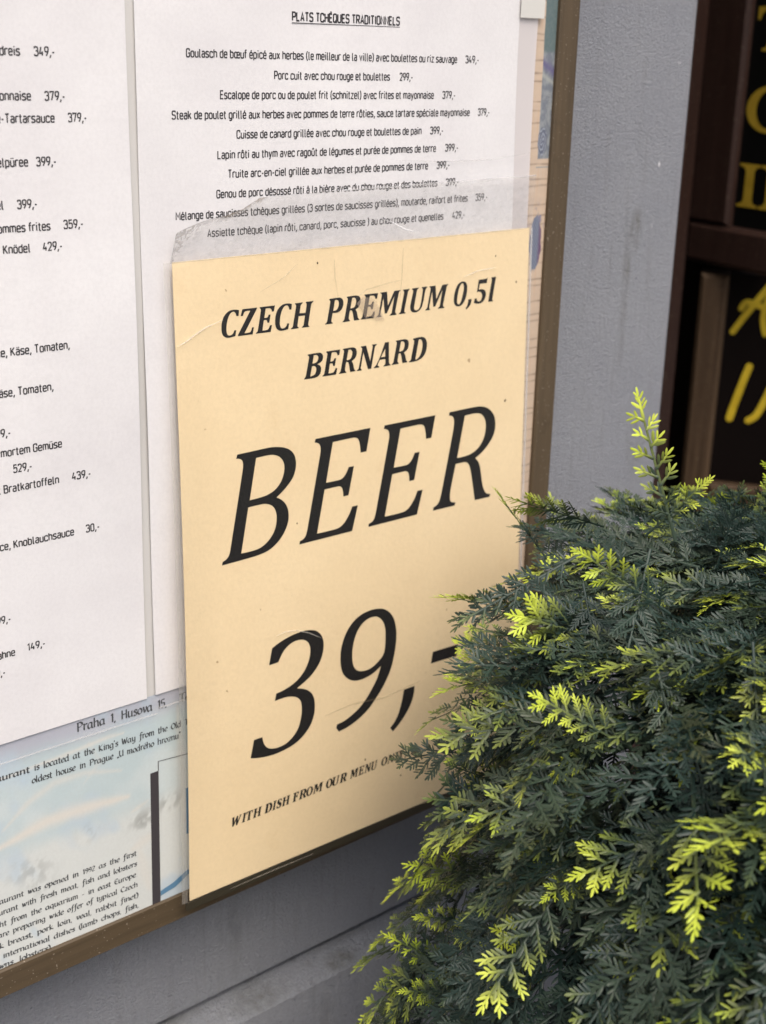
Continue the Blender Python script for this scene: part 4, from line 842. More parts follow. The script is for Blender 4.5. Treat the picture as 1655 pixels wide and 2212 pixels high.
'bR':'9140,132717 9303,132725 9467,132730 9632,132731 9684,132730 9737,132723 9787,132710 9833,132691 9874,132665 9906,132634 9932,132591 9946,132545 9953,132498 9953,132441 9945,132385 9929,132332 9906,132283 9875,132237 9836,132196 9780,132157 9716,132124 9650,132094 9680,132060 9707,132026 9728,131990 9748,131932 9761,131874 9775,131816 9783,131778 9791,131740 9806,131704 9825,131680 9850,131660 9878,131640 9872,131607 9564,131603 9554,131650 9545,131696 9535,131743 9523,131809 9510,131875 9495,131940 9485,131974 9473,132008 9457,132040 9448,132058 9435,132074 9417,132085 9389,132090 9360,132087 9331,132082 9305,131979 9282,131875 9263,131771 9261,131747 9264,131722 9272,131698 9290,131674 9314,131652 9340,131631 9334,131600 8900,131597 8909,131632 8938,131650 8964,131669 8986,131691 9001,131717 9010,131744 9017,131772 9081,132037 9142,132303 9201,132568 9205,132588 9206,132608 9201,132628 9187,132647 9168,132664 9146,132681|9463,132635 9499,132638 9535,132639 9571,132634 9604,132623 9634,132607 9658,132585 9677,132550 9686,132512 9689,132475 9687,132426 9679,132379 9664,132333 9645,132292 9620,132254 9587,132220 9558,132202 9522,132190 9485,132182 9443,132176 9399,132175 9355,132175',
'bM':'11124,132729 11525,132732 11581,132088 11961,132727 12341,132737 12329,132707 12301,132686 12276,132664 12255,132640 12244,132617 12238,132592 12233,132568 12167,132316 12101,132064 12039,131810 12034,131781 12033,131752 12040,131723 12058,131698 12084,131675 12113,131654 12101,131613 11687,131610 11700,131651 11736,131668 11769,131687 11796,131710 11812,131736 11821,131764 11828,131794 11878,132027 11925,132260 11971,132493 11521,131738 11392,131736 11303,132469 11250,132247 11198,132024 11150,131800 11143,131763 11139,131727 11145,131690 11156,131670 11176,131652 11200,131635 11190,131609 10886,131611 10895,131646 10931,131663 10964,131682 10991,131705 11006,131731 11015,131759 11022,131788 11087,132050 11150,132312 11206,132576 11208,132604 11202,132634 11189,132662 11175,132675 11155,132685 11131,132692',
'bI':'12491,132736 12907,132743 12900,132700 12868,132678 12839,132655 12816,132628 12804,132603 12799,132576 12794,132548 12729,132292 12665,132034 12605,131776 12600,131751 12598,131726 12606,131702 12626,131680 12654,131661 12685,131644 12674,131622 12250,131617 12257,131657 12294,131672 12327,131690 12353,131712 12369,131743 12376,131778 12382,131812 12444,132064 12504,132317 12560,132570 12565,132597 12566,132624 12558,132651 12545,132669 12524,132684 12500,132697',
'bU':'13048,132745 13476,132751 13466,132708 13433,132689 13404,132667 13380,132642 13367,132616 13360,132586 13354,132557 13309,132355 13264,132154 13221,131951 13209,131903 13199,131855 13200,131806 13212,131773 13234,131741 13265,131716 13303,131704 13345,131701 13384,131705 13432,131717 13475,131736 13510,131761 13543,131799 13568,131842 13587,131886 13609,131953 13627,132020 13642,132088 13674,132243 13703,132397 13730,132552 13737,132586 13742,132621 13736,132655 13721,132676 13696,132695 13667,132711 13670,132755 14020,132757 14013,132719 13981,132694 13952,132667 13927,132638 13911,132606 13899,132573 13890,132538 13847,132365 13807,132191 13763,132018 13743,131949 13720,131882 13688,131817 13651,131768 13605,131722 13552,131682 13498,131652 13439,131628 13375,131611 13317,131604 13257,131603 13197,131611 13139,131624 13085,131645 13038,131674 13002,131712 12979,131755 12964,131799 12956,131859 12956,131918 12965,131976 13012,132168 13067,132358 13118,132549 13126,132577 13130,132606 13125,132636 13109,132660 13085,132681 13057,132700',
'b0':'16371,132794 16431,132781 16487,132758 16533,132726 16575,132671 16603,132612 16619,132552 16629,132466 16629,132379 16620,132294 16604,132194 16580,132094 16547,131997 16511,131917 16465,131839 16409,131767 16357,131717 16296,131673 16225,131639 16160,131622 16089,131616 16016,131622 15954,131638 15895,131664 15847,131699 15803,131754 15775,131814 15758,131874 15749,131960 15752,132046 15762,132130 15781,132230 15808,132328 15843,132424 15880,132504 15925,132581 15981,132652 16032,132700 16093,132740 16163,132772 16228,132789 16299,132797|16333,132704 16365,132678 16379,132641 16386,132602 16396,132536 16398,132470 16394,132405 16378,132315 16356,132227 16332,132139 16311,132059 16287,131980 16257,131903 16231,131847 16200,131794 16158,131745 16130,131725 16093,131713 16055,131716 16018,131739 15995,131772 15981,131808 15970,131869 15970,131930 15974,131990 15986,132080 16003,132169 16023,132257 16047,132346 16075,132435 16110,132521 16135,132572 16167,132620 16209,132663 16244,132688 16287,132705',
'bk':'16720,131896 16935,131894 16937,131845 16934,131796 16924,131749 16903,131692 16875,131638 16837,131589 16765,131523 16684,131464 16599,131407 16558,131478 16598,131524 16636,131571 16667,131621 16684,131664 16695,131709 16704,131754 16711,131801 16716,131849',
'b5':'17392,132789 17561,132787 17730,132789 17896,132799 17936,132808 17970,132825 18002,132845 17940,132581 17477,132584 17404,132301 17474,132311 17545,132316 17617,132313 17687,132301 17754,132280 17813,132249 17859,132205 17889,132155 17906,132103 17912,132035 17904,131969 17884,131905 17852,131837 17808,131773 17750,131717 17689,131679 17617,131649 17539,131629 17463,131621 17384,131622 17303,131630 17233,131645 17164,131667 17096,131693 17152,131896 17293,131892 17293,131856 17300,131821 17318,131788 17348,131762 17386,131742 17428,131732 17475,131734 17519,131746 17555,131766 17592,131805 17617,131850 17635,131897 17646,131947 17649,131998 17641,132050 17624,132091 17597,132130 17559,132165 17520,132186 17475,132200 17429,132207 17381,132207 17334,132200 17289,132189',
'bl':'18240,132826 18578,132844 18506,132486 18435,132128 18367,131767 18363,131747 18363,131726 18370,131705 18386,131692 18408,131682 18433,131675 18425,131647 18077,131646 18142,131973 18206,132299 18271,132624 18282,132659 18294,132693 18297,132729 18288,132749 18272,132767 18251,132785',
'bB':'6918,130363 7095,130370 7274,130375 7453,130375 7526,130375 7599,130370 7668,130350 7718,130313 7755,130265 7777,130214 7787,130155 7780,130097 7762,130043 7732,129997 7690,129957 7641,129924 7582,129896 7517,129876 7449,129859 7511,129836 7568,129809 7616,129773 7648,129729 7666,129680 7672,129631 7669,129566 7654,129503 7628,129444 7593,129392 7548,129345 7492,129307 7426,129282 7353,129267 7277,129258 7174,129255 7071,129258 6967,129261 6879,129260 6790,129259 6702,129257 6712,129302 6741,129326 6767,129352 6789,129380 6802,129409 6811,129440 6818,129472 6877,129706 6934,129941 6987,130176 6993,130207 6995,130239 6988,130271 6972,130290 6949,130305 6922,130317|7262,130288 7310,130293 7358,130294 7405,130286 7444,130267 7477,130241 7500,130209 7511,130164 7510,130119 7499,130075 7480,130036 7452,130000 7417,129971 7376,129951 7330,129939 7283,129930 7250,129925 7217,129923 7183,129923|7158,129800 7200,129808 7241,129811 7282,129803 7320,129785 7353,129758 7376,129726 7391,129681 7394,129635 7389,129590 7377,129538 7356,129489 7326,129444 7293,129418 7251,129398 7206,129383 7157,129371 7106,129363 7054,129357',
'bN':'9970,130373 10287,130371 10535,129632 10585,129841 10633,130050 10678,130259 10682,130279 10683,130298 10678,130318 10665,130335 10647,130350 10627,130363 10637,130382 10932,130376 10922,130345 10888,130326 10857,130305 10831,130281 10818,130257 10811,130231 10806,130205 10736,129890 10667,129575 10599,129259 10406,129260 10123,130069 10072,129846 10022,129622 9974,129398 9970,129378 9969,129358 9975,129339 9990,129320 10011,129305 10035,129291 10026,129253 9729,129259 9739,129290 9776,129309 9811,129330 9839,129356 9854,129385 9862,129418 9869,129451 9930,129705 9990,129960 10046,130215 10051,130237 10053,130260 10046,130282 10030,130300 10007,130315 9981,130329',
'bA':'11420,130391 11669,130390 11669,130076 11672,129760 11681,129443 11684,129415 11693,129387 11708,129359 11726,129339 11750,129320 11776,129303 11761,129272 11340,129265 11350,129304 11382,129317 11410,129333 11432,129354 11447,129384 11454,129417 11457,129451 11458,129504 11455,129558 11450,129612 11119,129612 11084,129557 11049,129502 11018,129445 11003,129421 10990,129395 10993,129369 11018,129340 11054,129316 11097,129296 11087,129257 10753,129264 10762,129298 10798,129319 10833,129341 10864,129365 10893,129393 10918,129423 10941,129455 11019,129577 11094,129701 11169,129825|11439,130091 11443,129720 11185,129724',
'bD':'13164,130373 13319,130389 13476,130400 13636,130401 13719,130397 13803,130383 13880,130354 13940,130310 13986,130255 14019,130196 14047,130120 14060,130043 14063,129967 14056,129864 14038,129764 14005,129668 13958,129579 13897,129496 13820,129424 13733,129370 13632,129329 13525,129297 13430,129278 13330,129268 13229,129264 13128,129263 13026,129267 12924,129273 12934,129308 12974,129327 13011,129349 13039,129377 13058,129413 13067,129453 13074,129494 13131,129730 13186,129967 13237,130204 13242,130228 13243,130252 13235,130277 13219,130295 13196,130311 13170,130324|13531,130280 13578,130287 13623,130289 13665,130277 13705,130246 13731,130207 13749,130166 13767,130097 13776,130028 13775,129960 13766,129871 13749,129785 13722,129701 13682,129615 13634,129532 13576,129454 13539,129419 13494,129390 13443,129368 13410,129362 13373,129364 13335,129369'}

G = {k: [[tuple(int(q)/100000.0 for q in tk.split(',')) for tk in p.split()] for p in s.split('|')] for k, s in GLYPH.items()}
def shift(ps, dx, dz=0.0): return [[(x+dx, z+dz) for x, z in p] for p in ps]
def left(ps): return min(x for x, z in ps[0])
py = lambda x, z: PY(x, z) - 0.00008
letters('word', [G['B'], G['E'], shift(G['E'], (104.72-63.41)*mm, -0.0001), G['R']], py, M['ink'], pc)
letters('price', [G['3'], G['9'], G['k'], G['-']], py, M['ink'], pc)
TR = lambda k, x, z=0.0: shift(G[k], x*mm-left(G[k]), z*mm)
letters('heading', [G['bC'], G['bZ'], G['bE'], TR('bC', 51.7, 0), G['bH'], G['bP'], G['bR'], TR('bE', 99.57, .1), G['bM'], G['bI'], G['bU'], TR('bM', 139.1, .2), G['b0'], G['bk'], G['b5'], G['bl'],
                    G['bB'], TR('bE', 77.42, -23.35), TR('bR', 86.81, -23.38), G['bN'], G['bA'], TR('bR', 118.5, -23.2), G['bD']], py, M['ink'], pc)
# small bold line at the foot
UP = {'W': [[(0,1),(.3,1),(.25,.93),(.31,.32),(.55,.98),(.68,.98),(.73,.32),(.93,.92),(.85,1),(1.1,1),(1.04,.92),(.72,0),(.56,0),(.51,.6),(.29,0),(.13,0),(.05,.92)]],
'T': [[(0,.72),(.02,1),(.74,1),(.76,.72),(.69,.72),(.64,.9),(.49,.92),(.49,.08),(.58,.04),(.58,0),(.18,0),(.18,.04),(.27,.08),(.27,.92),(.12,.9),(.07,.72)]],
'S': [[(.55,.72),(.48,.72),(.42,.88),(.3,.92),(.22,.84),(.24,.74),(.36,.64),(.52,.52),(.6,.34),(.54,.12),(.38,0),(.2,-.01),(0,.06),(0,.32),(.07,.32),(.12,.14),(.25,.08),(.36,.14),(.37,.25),(.28,.36),(.12,.47),(.02,.6),(.03,.82),(.15,.97),(.35,1.01),(.55,.95)]],
'F': [[(0,1),(.62,1),(.62,.72),(.55,.72),(.5,.9),(.31,.91),(.31,.58),(.42,.57),(.46,.68),(.53,.68),(.53,.38),(.46,.38),(.42,.49),(.31,.5),(.31,.09),(.42,.05),(.42,0),(0,0),(0,.05),(.09,.09),(.09,.91),(0,.95)]],
'O': [ell(.4,.5,.4,.51,24), ell(.4,.5,.19,.42,20)],
'L': [[(0,1),(.42,1),(.42,.95),(.31,.91),(.31,.09),(.46,.1),(.53,.3),(.6,.3),(.58,0),(0,0),(0,.05),(.09,.09),(.09,.91),(0,.95)]],
'Y': [[(0,1),(.34,1),(.34,.95),(.28,.92),(.4,.58),(.52,.92),(.45,.95),(.45,1),(.72,1),(.72,.95),(.66,.92),(.46,.45),(.46,.08),(.56,.04),(.56,0),(.16,0),(.16,.04),(.25,.08),(.25,.42),(.05,.92),(0,.95)]],
',': [[(.02,.15),(.24,.2),(.22,0),(.06,-.22),(0,-.18),(.08,0)]]}
CAP = 11.22*mm; base = {'P': 1.31596, 'R': 1.31597, 'M': 1.31609, 'I': 1.31617, 'U': 1.31617, 'H': 1.31588, 'E': 1.31591, 'B': 1.29257, 'N': 1.29255, 'A': 1.29257, 'D': 1.29265}
fh = 4.75*mm
def foot(ch):
    if ch in UP: ps = [[((x+0.17*z), z) for x, z in p] for p in UP[ch]]
    else:
        src = G['b'+ch]; l = left(src); ps = [[((x-l)/CAP, (z-base[ch])/CAP) for x, z in p] for p in src]
    w_ = max(x for x, z in ps[0])-min(x for x, z in ps[0]); l = left(ps)
    return [[(x-l, z) for x, z in p] for p in ps], w_
fp = []
for wd, a, b_ in [("WITH", 22.0, 39.2), ("DISH", 40.6, 56.05), ("FROM", 57.35, 76.4), ("OUR", 78.2, 91.4), ("MENU", 93.4, 111.6), ("ONLY,", 114.2, 131.4), ("P", 134.05, 138.6)]:
    gl = [foot(c) for c in wd]
    ov = -0.02
    tot = sum(q[1] for q in gl)+ov*(len(gl)-1)
    k = (b_-a)*mm/tot; x = a*mm
    for ps, w_ in gl:
        fp.append([[(x+px*k, 1.0839+pz*fh) for px, pz in p] for p in ps]); x += (w_+ov)*k
fp += [[[(x+0.00014, z) for x, z in pp] for pp in ps] for ps in fp]
letters('small_print', fp, py, M['ink'], pc, kstep=0.00001)
for cx_, cz_, r in [(0.1953, 1.2648, .0007), (0.2001, 1.3246, .0006), (0.0623, 1.2262, .0004), (0.1277, 1.0742, .0005), (0.145, 1.0705, .0004), (0.1035, 1.0915, .0006), (0.185, 1.3385, .0004), (0.075, 1.3435, .0005), (0.1555, 1.068, .0004)]:
    p = blob(cx_, cz_, r, r*1.2, 9, int(cx_*1e4)); obj('speck', [(x, PY(x, z)-0.00006, z) for x, z in p], [tuple(range(9))], M['speck'], pc)
# its sleeve
NU = 40
Q = [(0.00134-.003, 1.3492), (0.20799+.0012, 1.3507), (0.21165+.0012, 1.0505), (-0.00268-.003, 1.0535)]
sheet('sleeve', Q, lambda x, z: PY(x, z)-0.0006, M['film'], pc, 40, 60, 0.0001)
sheet('sleeve_edge', [(-0.0030, 1.3492), (0.0000, 1.3492), (-0.0040, 1.0540), (-0.0070, 1.0540)], lambda x, z: PY(x, z)-0.0003, film('side_weld', 0.08, 0.05, (0.75, 0.72, 0.66)), pc, 3, 60, 0.0001)
sheet('sleeve_edge', [(0.2090, 1.3507), (0.2101, 1.3507), (0.2138, 1.0510), (0.2127, 1.0510)], lambda x, z: PY(x, z)-0.0003, film('side_weld_b', 0.35, 0.12, (0.75, 0.74, 0.72)), pc, 3, 60, 0.0001)
sheet('shaded_hem', [(-0.0045, 1.0532), (0.2128, 1.0508), (0.2128, 1.0468), (-0.0045, 1.0491)], lambda x, z: PY(x, z)+0.0002, M['shaded_hem'], pc, 40, 3, 0.0004)
# loose mouth of the sleeve, scuffed and curled, standing above the card
top = [(0.0, 1.3506), (.0024, 1.361), (.009, 1.3634), (.0163, 1.3655), (.0250, 1.3668), (.0335, 1.3689), (.0421, 1.3729), (.0483, 1.3734), (.0943, 1.3744), (.1482, 1.3753), (.2071, 1.3764), (.2095, 1.3765)]
def topz(x): return float(np.interp(x, [p[0] for p in top], [p[1] for p in top]))
def flap(name, x0, x1, f0, f1, mat_, nu, nv, dy=0.0, lift=1.0):
    X = np.linspace(x0, x1, nu); V = []
    for j in range(nv):
        for x in X:
            zt = topz(x); zb_ = 1.3492 + (x/0.208)*0.0015 - 0.0004
            fr = f0+(f1-f0)*j/(nv-1)
            z = zb_+(zt-zb_)*fr
            cr = 0.0012*(float(fbm(np.array(x*180.), np.array(z*260.), 201, 3))-.45) + 0.0024*fr*fr*math.exp(-((x-.03)/.03)**2)
            V.append((x, -0.0004-0.0006*fr - cr*lift - dy, z))
    F = [(j*nu+i, j*nu+i+1, (j+1)*nu+i+1, (j+1)*nu+i) for j in range(nv-1) for i in range(nu-1)]
    return obj(name, V, F, mat_, pc, True)
fo = flap('sleeve_mouth', 0.0002, 0.2095, 0.0, 1.0, M['film_mouth'], 300, 44)
vx = np.array([tuple(v.co) for v in fo.data.vertices]) + np.array(root_loc(pc))
X, Z = vx[:, 0]*1000, vx[:, 2]*1000
TZ = np.array([topz(x/1000)*1000 for x in X]); d = TZ-Z
nz = fbm(X*.35, Z*.5, 301); nf = fbm(X*1.1, Z*1.3, 311)
hz = 0.10 + 0.10*sst(.35, .65, nz) + 0.10*np.exp(-(d/1.2)**2)
band = np.exp(-(d/(1.2+1.6*nz))**2)*sst(50, 44, X)
wedge = sst(17, 9, X)*sst(7.0, 3.0, d-(14-X)*.35)*sst(.34, .50, nf)
hz = np.clip(hz + band*0.45*sst(.35, .55, nf+.1) + wedge*0.38 + sst(.64, .72, nf)*.10, 0, .85)
cc = np.empty((len(X), 3)); cc[:] = (0.52, 0.505, 0.50)
cc = lerp(cc, (0.27, 0.22, 0.16), band*sst(20, 30, X)*sst(.35, .6, nz+.1))
cc = lerp(cc, (0.40, 0.38, 0.36), wedge)
cc = lerp(cc, (0.85, 0.85, 0.85), sst(.66, .72, nf)*sst(6, 3, d)*sst(30, 10, X)*.8)  # near-white flecks paint the film's sparkle into its colour
a_ = fo.data.attributes.new('haze', 'FLOAT', 'POINT'); a_.data.foreach_set('value', hz.astype(np.float32))
a_ = fo.data.attributes.new('print', 'FLOAT_COLOR', 'POINT'); a_.data.foreach_set('color', np.concatenate([cc, np.ones((len(cc), 1))], 1).astype(np.float32).ravel())
flap('sleeve_rim', 0.088, 0.2095, 0.978, 1.0, M['film_rim_highlight'], 90, 2, 0.0001)
# creases and a scrap of old tape in the film
def crease(pts, wd, Yf, parent, mat_):
    V = []; n = len(pts); P = []
    for i in range(n-1):
        for k in range(6):
            t = k/6; P.append((pts[i][0]*(1-t)+pts[i+1][0]*t, pts[i][1]*(1-t)+pts[i+1][1]*t))
    P.append(pts[-1]); m_ = len(P)
    for i, p_ in enumerate(P):
        a, b_ = P[max(i-1, 0)], P[min(i+1, m_-1)]; dx, dz = b_[0]-a[0], b_[1]-a[1]; l = math.hypot(dx, dz)
        w_ = wd*(0.15+math.sin(math.pi*i/(m_-1)))*RNG.uniform(.6, 1.2)
        for s_ in (1, 0, -1):
            x, z = p_[0]-dz/l*w_*s_, p_[1]+dx/l*w_*s_
            V.append((x, Yf(x, z)-(0.0002 if s_ == 0 else 0), z))
    F = [f for i in range(m_-1) for f in ((3*i+1, 3*i+4, 3*i+3, 3*i), (3*i+2, 3*i+5, 3*i+4, 3*i+1))]
    return obj('crease', V, F, mat_, parent, True)
crease([(0.02, 1.0512), (0.045, 1.0510), (0.07, 1.0505)], .0003, lambda x, z: PY(x, z)-0.0002, pc, film('hem_scuff_highlight', 0.35, 0.1, (0.5, 0.45, 0.38)))  # scuffed line, coloured pale to stand for highlights on the hem
cl = film('crease_light', 0.30, 0.10, (0.95, 0.90, 0.80)); cd = film('crease_dark', 0.16, 0.05, (0.35, 0.27, 0.17))
fy = lambda x, z: PY(x, z)-0.00072
for pts, wd, m_ in [([(.0011, 1.3152), (.0056, 1.3166), (.0106, 1.3191), (.0164, 1.3216), (.0245, 1.3237)], .00045, cl), ([(.0493, 1.1744), (.0543, 1.1749), (.061, 1.1738), (.0678, 1.1708), (.0761, 1.1657)], .0003, cl),
                    ([(.1632, 1.3302), (.1724, 1.3323), (.185, 1.3331)], .0003, cl), ([(.0772, 1.1246), (.0947, 1.1255), (.1158, 1.1228), (.1394, 1.1249)], .0005, cd), ([(.0838, 1.3444), (.0843, 1.3362), (.0859, 1.3279)], .0003, cd),
                    ([(.1242, 1.3467), (.124, 1.3414), (.1236, 1.333), (.1226, 1.3245)], .00025, cd), ([(.0904, 1.3233), (.1025, 1.3295), (.1163, 1.3315), (.1242, 1.3321)], .00025, cd), ([(.0635, 1.3439), (.0559, 1.3386), (.0437, 1.3337)], .00025, cd)]:
    crease(pts, wd, fy, pc, m_)
p_ = [(.0966, 1.3237), (.1000, 1.3262), (.1052, 1.3258), (.1085, 1.3236), (.1110, 1.3190), (.1131, 1.3148), (.1085, 1.3150), (.1050, 1.3175), (.1020, 1.3160), (.0995, 1.3205)]
obj('tape_scrap', [(x, fy(x, z), z) for x, z in p_], [tuple(range(len(p_)))], film('old_tape', 0.22, 0.07, (0.55, 0.44, 0.34), 0.3, 0.9, 200, 0.14), pc)
for pts, wd, y_ in [([(.1092, 1.3609), (.1166, 1.3586), (.1232, 1.3555), (.1317, 1.3531)], .0004, -0.0019), ([(.1221, 1.3854), (.1506, 1.3843), (.1807, 1.3843), (.2075, 1.3867)], .0002, 0.0012), ([(.0799, 1.3811), (.1006, 1.3818)], .0002, 0.0012)]:
    crease(pts, wd, lambda x, z, y_=y_: y_, ms if y_ > 0 else pc, film('crease_white', 0.4, 0.1, (0.95, 0.95, 0.95)) if y_ < 0 else film('crease_grey', 0.25, 0.05, (0.4, 0.38, 0.38)))

# ------------------------------------------------------------------ topiary
AX, AYc = 0.215, -0.222
tr = thing('topiary_shrub', (AX, AYc, 0), 'bushy dark green conifer with lime yellow tips, in front of the yellow card', 'plant')
def leaflet_tpl():
    v = np.array([(0,0,0),(.34,.125,0),(.34,-.125,0),(.36,0,.055),(.80,.10,.01),(.80,-.10,.01),(.80,0,.045),(1,0,.02)], float)
    f = np.array([(0,3,1,1),(0,2,3,3),(1,3,6,4),(3,2,5,6),(4,6,7,7),(6,5,7,7)])
    return v, f
LV, LF = leaflet_tpl()
def rot_z(a): c, s = math.cos(a), math.sin(a); return np.array([(c,-s,0),(s,c,0),(0,0,1.)])
def rot_x(a): c, s = math.cos(a), math.sin(a); return np.array([(1,0,0),(0,c,-s),(0,s,c)])
def rot_y(a): c, s = math.cos(a), math.sin(a); return np.array([(c,0,s),(0,1,0),(-s,0,c)])
def bar(p, q, w0, w1):
    """flat ridged stem between two points in the spray plane"""
    p = np.array(p); q = np.array(q); d = q-p; d /= np.linalg.norm(d)
    s = np.array([-d[1], d[0], 0]); up = np.array([0, 0, 1.])
    v = [p+s*w0, p-s*w0, p+up*w0*.9, q+s*w1, q-s*w1, q+up*w1*.9]
    return np.array(v), np.array([(0, 2, 5, 3), (2, 1, 4, 5)])
def pinna(n, r, l0):
    """one side twig: stem and paired leaflets, along +x"""
    V, F, T = [], [], []; k = 0
    sp = 0.0023; Lp = sp*n
    bv, bf = bar((0,0,0), (Lp,0,0), 0.00075, .00045)
    V.append(bv); F.append(bf); T.append(bv[:, 0]/Lp); k += len(bv)
    for i in range(n):
        for sd in (-1, 1):
            if i == 0 and r.random() < .5: continue
            x = sp*(i+.55+.18*sd)
            ll = l0*(1-.35*i/n)*r.uniform(.85, 1.12)
            R_ = rot_z(sd*math.radians(r.uniform(32, 45)-8*i/n)) @ rot_y(math.radians(-r.uniform(0, 20))) @ rot_x(math.radians(r.uniform(-18, 18)))
            v = (LV*np.array([ll, ll, ll])) @ R_.T + np.array([x, 0, .0001])
            V.append(v); F.append(LF+k); T.append(np.full(len(v), x/Lp) + LV[:, 0]*.22); k += len(v)
    ll = l0*.8
    v = LV*ll + np.array([Lp*.97, 0, 0]); V.append(v); F.append(LF+k); T.append(np.full(len(v), 1.0)+LV[:, 0]*.2)
    return np.concatenate(V), np.concatenate(F), np.concatenate(T)
def frond(seed, npair, wd):
    r = random.Random(seed)
    V, F, T = [], [], []; k = 0
    sp = 0.0080; L = sp*npair
    bv, bf = bar((-.006,0,0), (L,0,0), 0.0008, .00045)
    V.append(bv); F.append(bf); T.append(np.clip(bv[:, 0]/L, 0, 1)*.55); k += len(bv)
    for i in range(npair):
        for sd in (-1, 1):
            tpos = (i+.5)/npair
            n = max(2, int(round((2.4+3.6*math.sin(math.pi*min(.18+tpos*.80, 1))) * wd * r.uniform(.8, 1.2))))
            v, f, t = pinna(n, r, .0056*r.uniform(.9, 1.1))
            x = sp*(i+.45+.2*sd+r.uniform(-.1, .1))
            R_ = rot_z(sd*math.radians(r.uniform(36, 54))) @ rot_y(math.radians(-r.uniform(-8, 16))) @ rot_x(math.radians(r.uniform(-20, 20)))
            v = v @ R_.T + np.array([x, 0, 0])
            V.append(v); F.append(f+k); T.append(.62*x/L + .40*t); k += len(v)
    v, f, t = pinna(4, r, .0056)
    V.append(v+np.array([L*.97, 0, 0])); F.append(f+k); T.append(.62+.40*t)
    V = np.concatenate(V); F = np.concatenate(F); T = np.concatenate(T)
    return V, F, T, L+.006
PROTO = [frond(s, n, w_) for s, n, w_ in [(1,5,1.0),(2,6,1.0),(3,6,1.15),(4,7,.9),(5,5,1.2),(6,6,.85),(7,7,1.0),(8,4,1.1)]]
NARROW = [frond(s, n, w_) for s, n, w_ in [(21,6,.55),(22,5,.5),(23,6,.65)]]
PV, PF, PT, PN = [], [], [], []
cnt = [0]
def place(proto, base, d, nrm, scale, yel, sag, sweep=0.0):
    V, F, T, L = proto
    d = np.array(d, float); d /= np.linalg.norm(d)
    n = np.array(nrm, float); n -= d*(n@d); n /= (np.linalg.norm(n) or 1)
    s = np.cross(n, d)
    v = V*scale
    x = v[:, 0]; Ls = L*scale
    q = np.clip(x, 0, None)/Ls
    v2 = v.copy(); v2[:, 2] -= sag*Ls*q*q; v2[:, 1] += sweep*Ls*q*q
    Wd = np.array(base) + v2[:, :1]*d + v2[:, 1:2]*s + v2[:, 2:3]*n
    PV.append(Wd); PF.append(F+cnt[0]); PT.append(np.clip((T-(1-yel)*.55-.40)*1.9, 0, 1)*min(1, .15+yel*1.3)); PN.append(np.full(len(v), r.random())*.8+np.clip(T, 0, 1)*.2); cnt[0] += len(v)
prof_z = [.62, .70, .80, .92, 1.03, 1.10, 1.15, 1.195, 1.222, 1.240]
prof_r = [.07, .13, .185, .207, .203, .183, .172, .160, .140, .050]
def prad(z): return float(np.interp(z, prof_z, prof_r))
camp = np.array([-0.287, -0.468, 1.4296])
r = random.Random(99)
made = 0
while made < 2950:
    if r.random() < .20:
        ph = r.uniform(0, 2*math.pi); rr = .145*math.sqrt(r.random()); z = 1.238-.020*(rr/.145)**2
    else:
        z = 0.70 + (1.225-0.70)*r.random()**.80; ph = r.uniform(0, 2*math.pi); rr = prad(z)
        if z < .93 and r.random() < .55: continue
    depth = r.random()**1.35*.052
    rr2 = max(0, rr-depth)
    p = np.array([AX+rr2*math.cos(ph), AYc+rr2*math.sin(ph), z-depth*.3])
    out = np.array([math.cos(ph), math.sin(ph), 0.])
    tocam = camp-p; tocam[2] = 0; tocam /= np.linalg.norm(tocam)
    if out@tocam < -.15 and r.random() < .65 and z < 1.215: continue
    if p[1]+.05*out[1] > -0.022: 
        continue
    tang = np.array([-math.sin(ph), math.cos(ph), 0.])
    k = float(np.interp(z, [1.10, 1.22], [0, 1]))
    d = out*(r.uniform(.35, .80)*(1-k) + r.uniform(.6, 1.1)*k) + np.array([0, 0, r.uniform(-.95, -.20)*(1-k) + r.uniform(-.25, .28)*k]) + tang*r.gauss(0, .42)
    nrm = out*(1.0-.6*k) + np.array([0, 0, .45+.55*k]) + np.array([r.gauss(0, .32) for _ in range(3)])
    u = r.random()
    yel = r.uniform(.65, 1.0) if u < .17 else (r.uniform(.36, .65) if u < .58 else r.uniform(0, .22))
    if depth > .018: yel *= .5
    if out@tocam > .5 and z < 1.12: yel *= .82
    pr = r.choice(PROTO) if r.random() < .85 else r.choice(NARROW)
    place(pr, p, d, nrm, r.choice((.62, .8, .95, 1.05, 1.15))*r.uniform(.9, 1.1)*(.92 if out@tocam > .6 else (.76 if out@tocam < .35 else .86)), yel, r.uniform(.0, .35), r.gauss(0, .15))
    made += 1
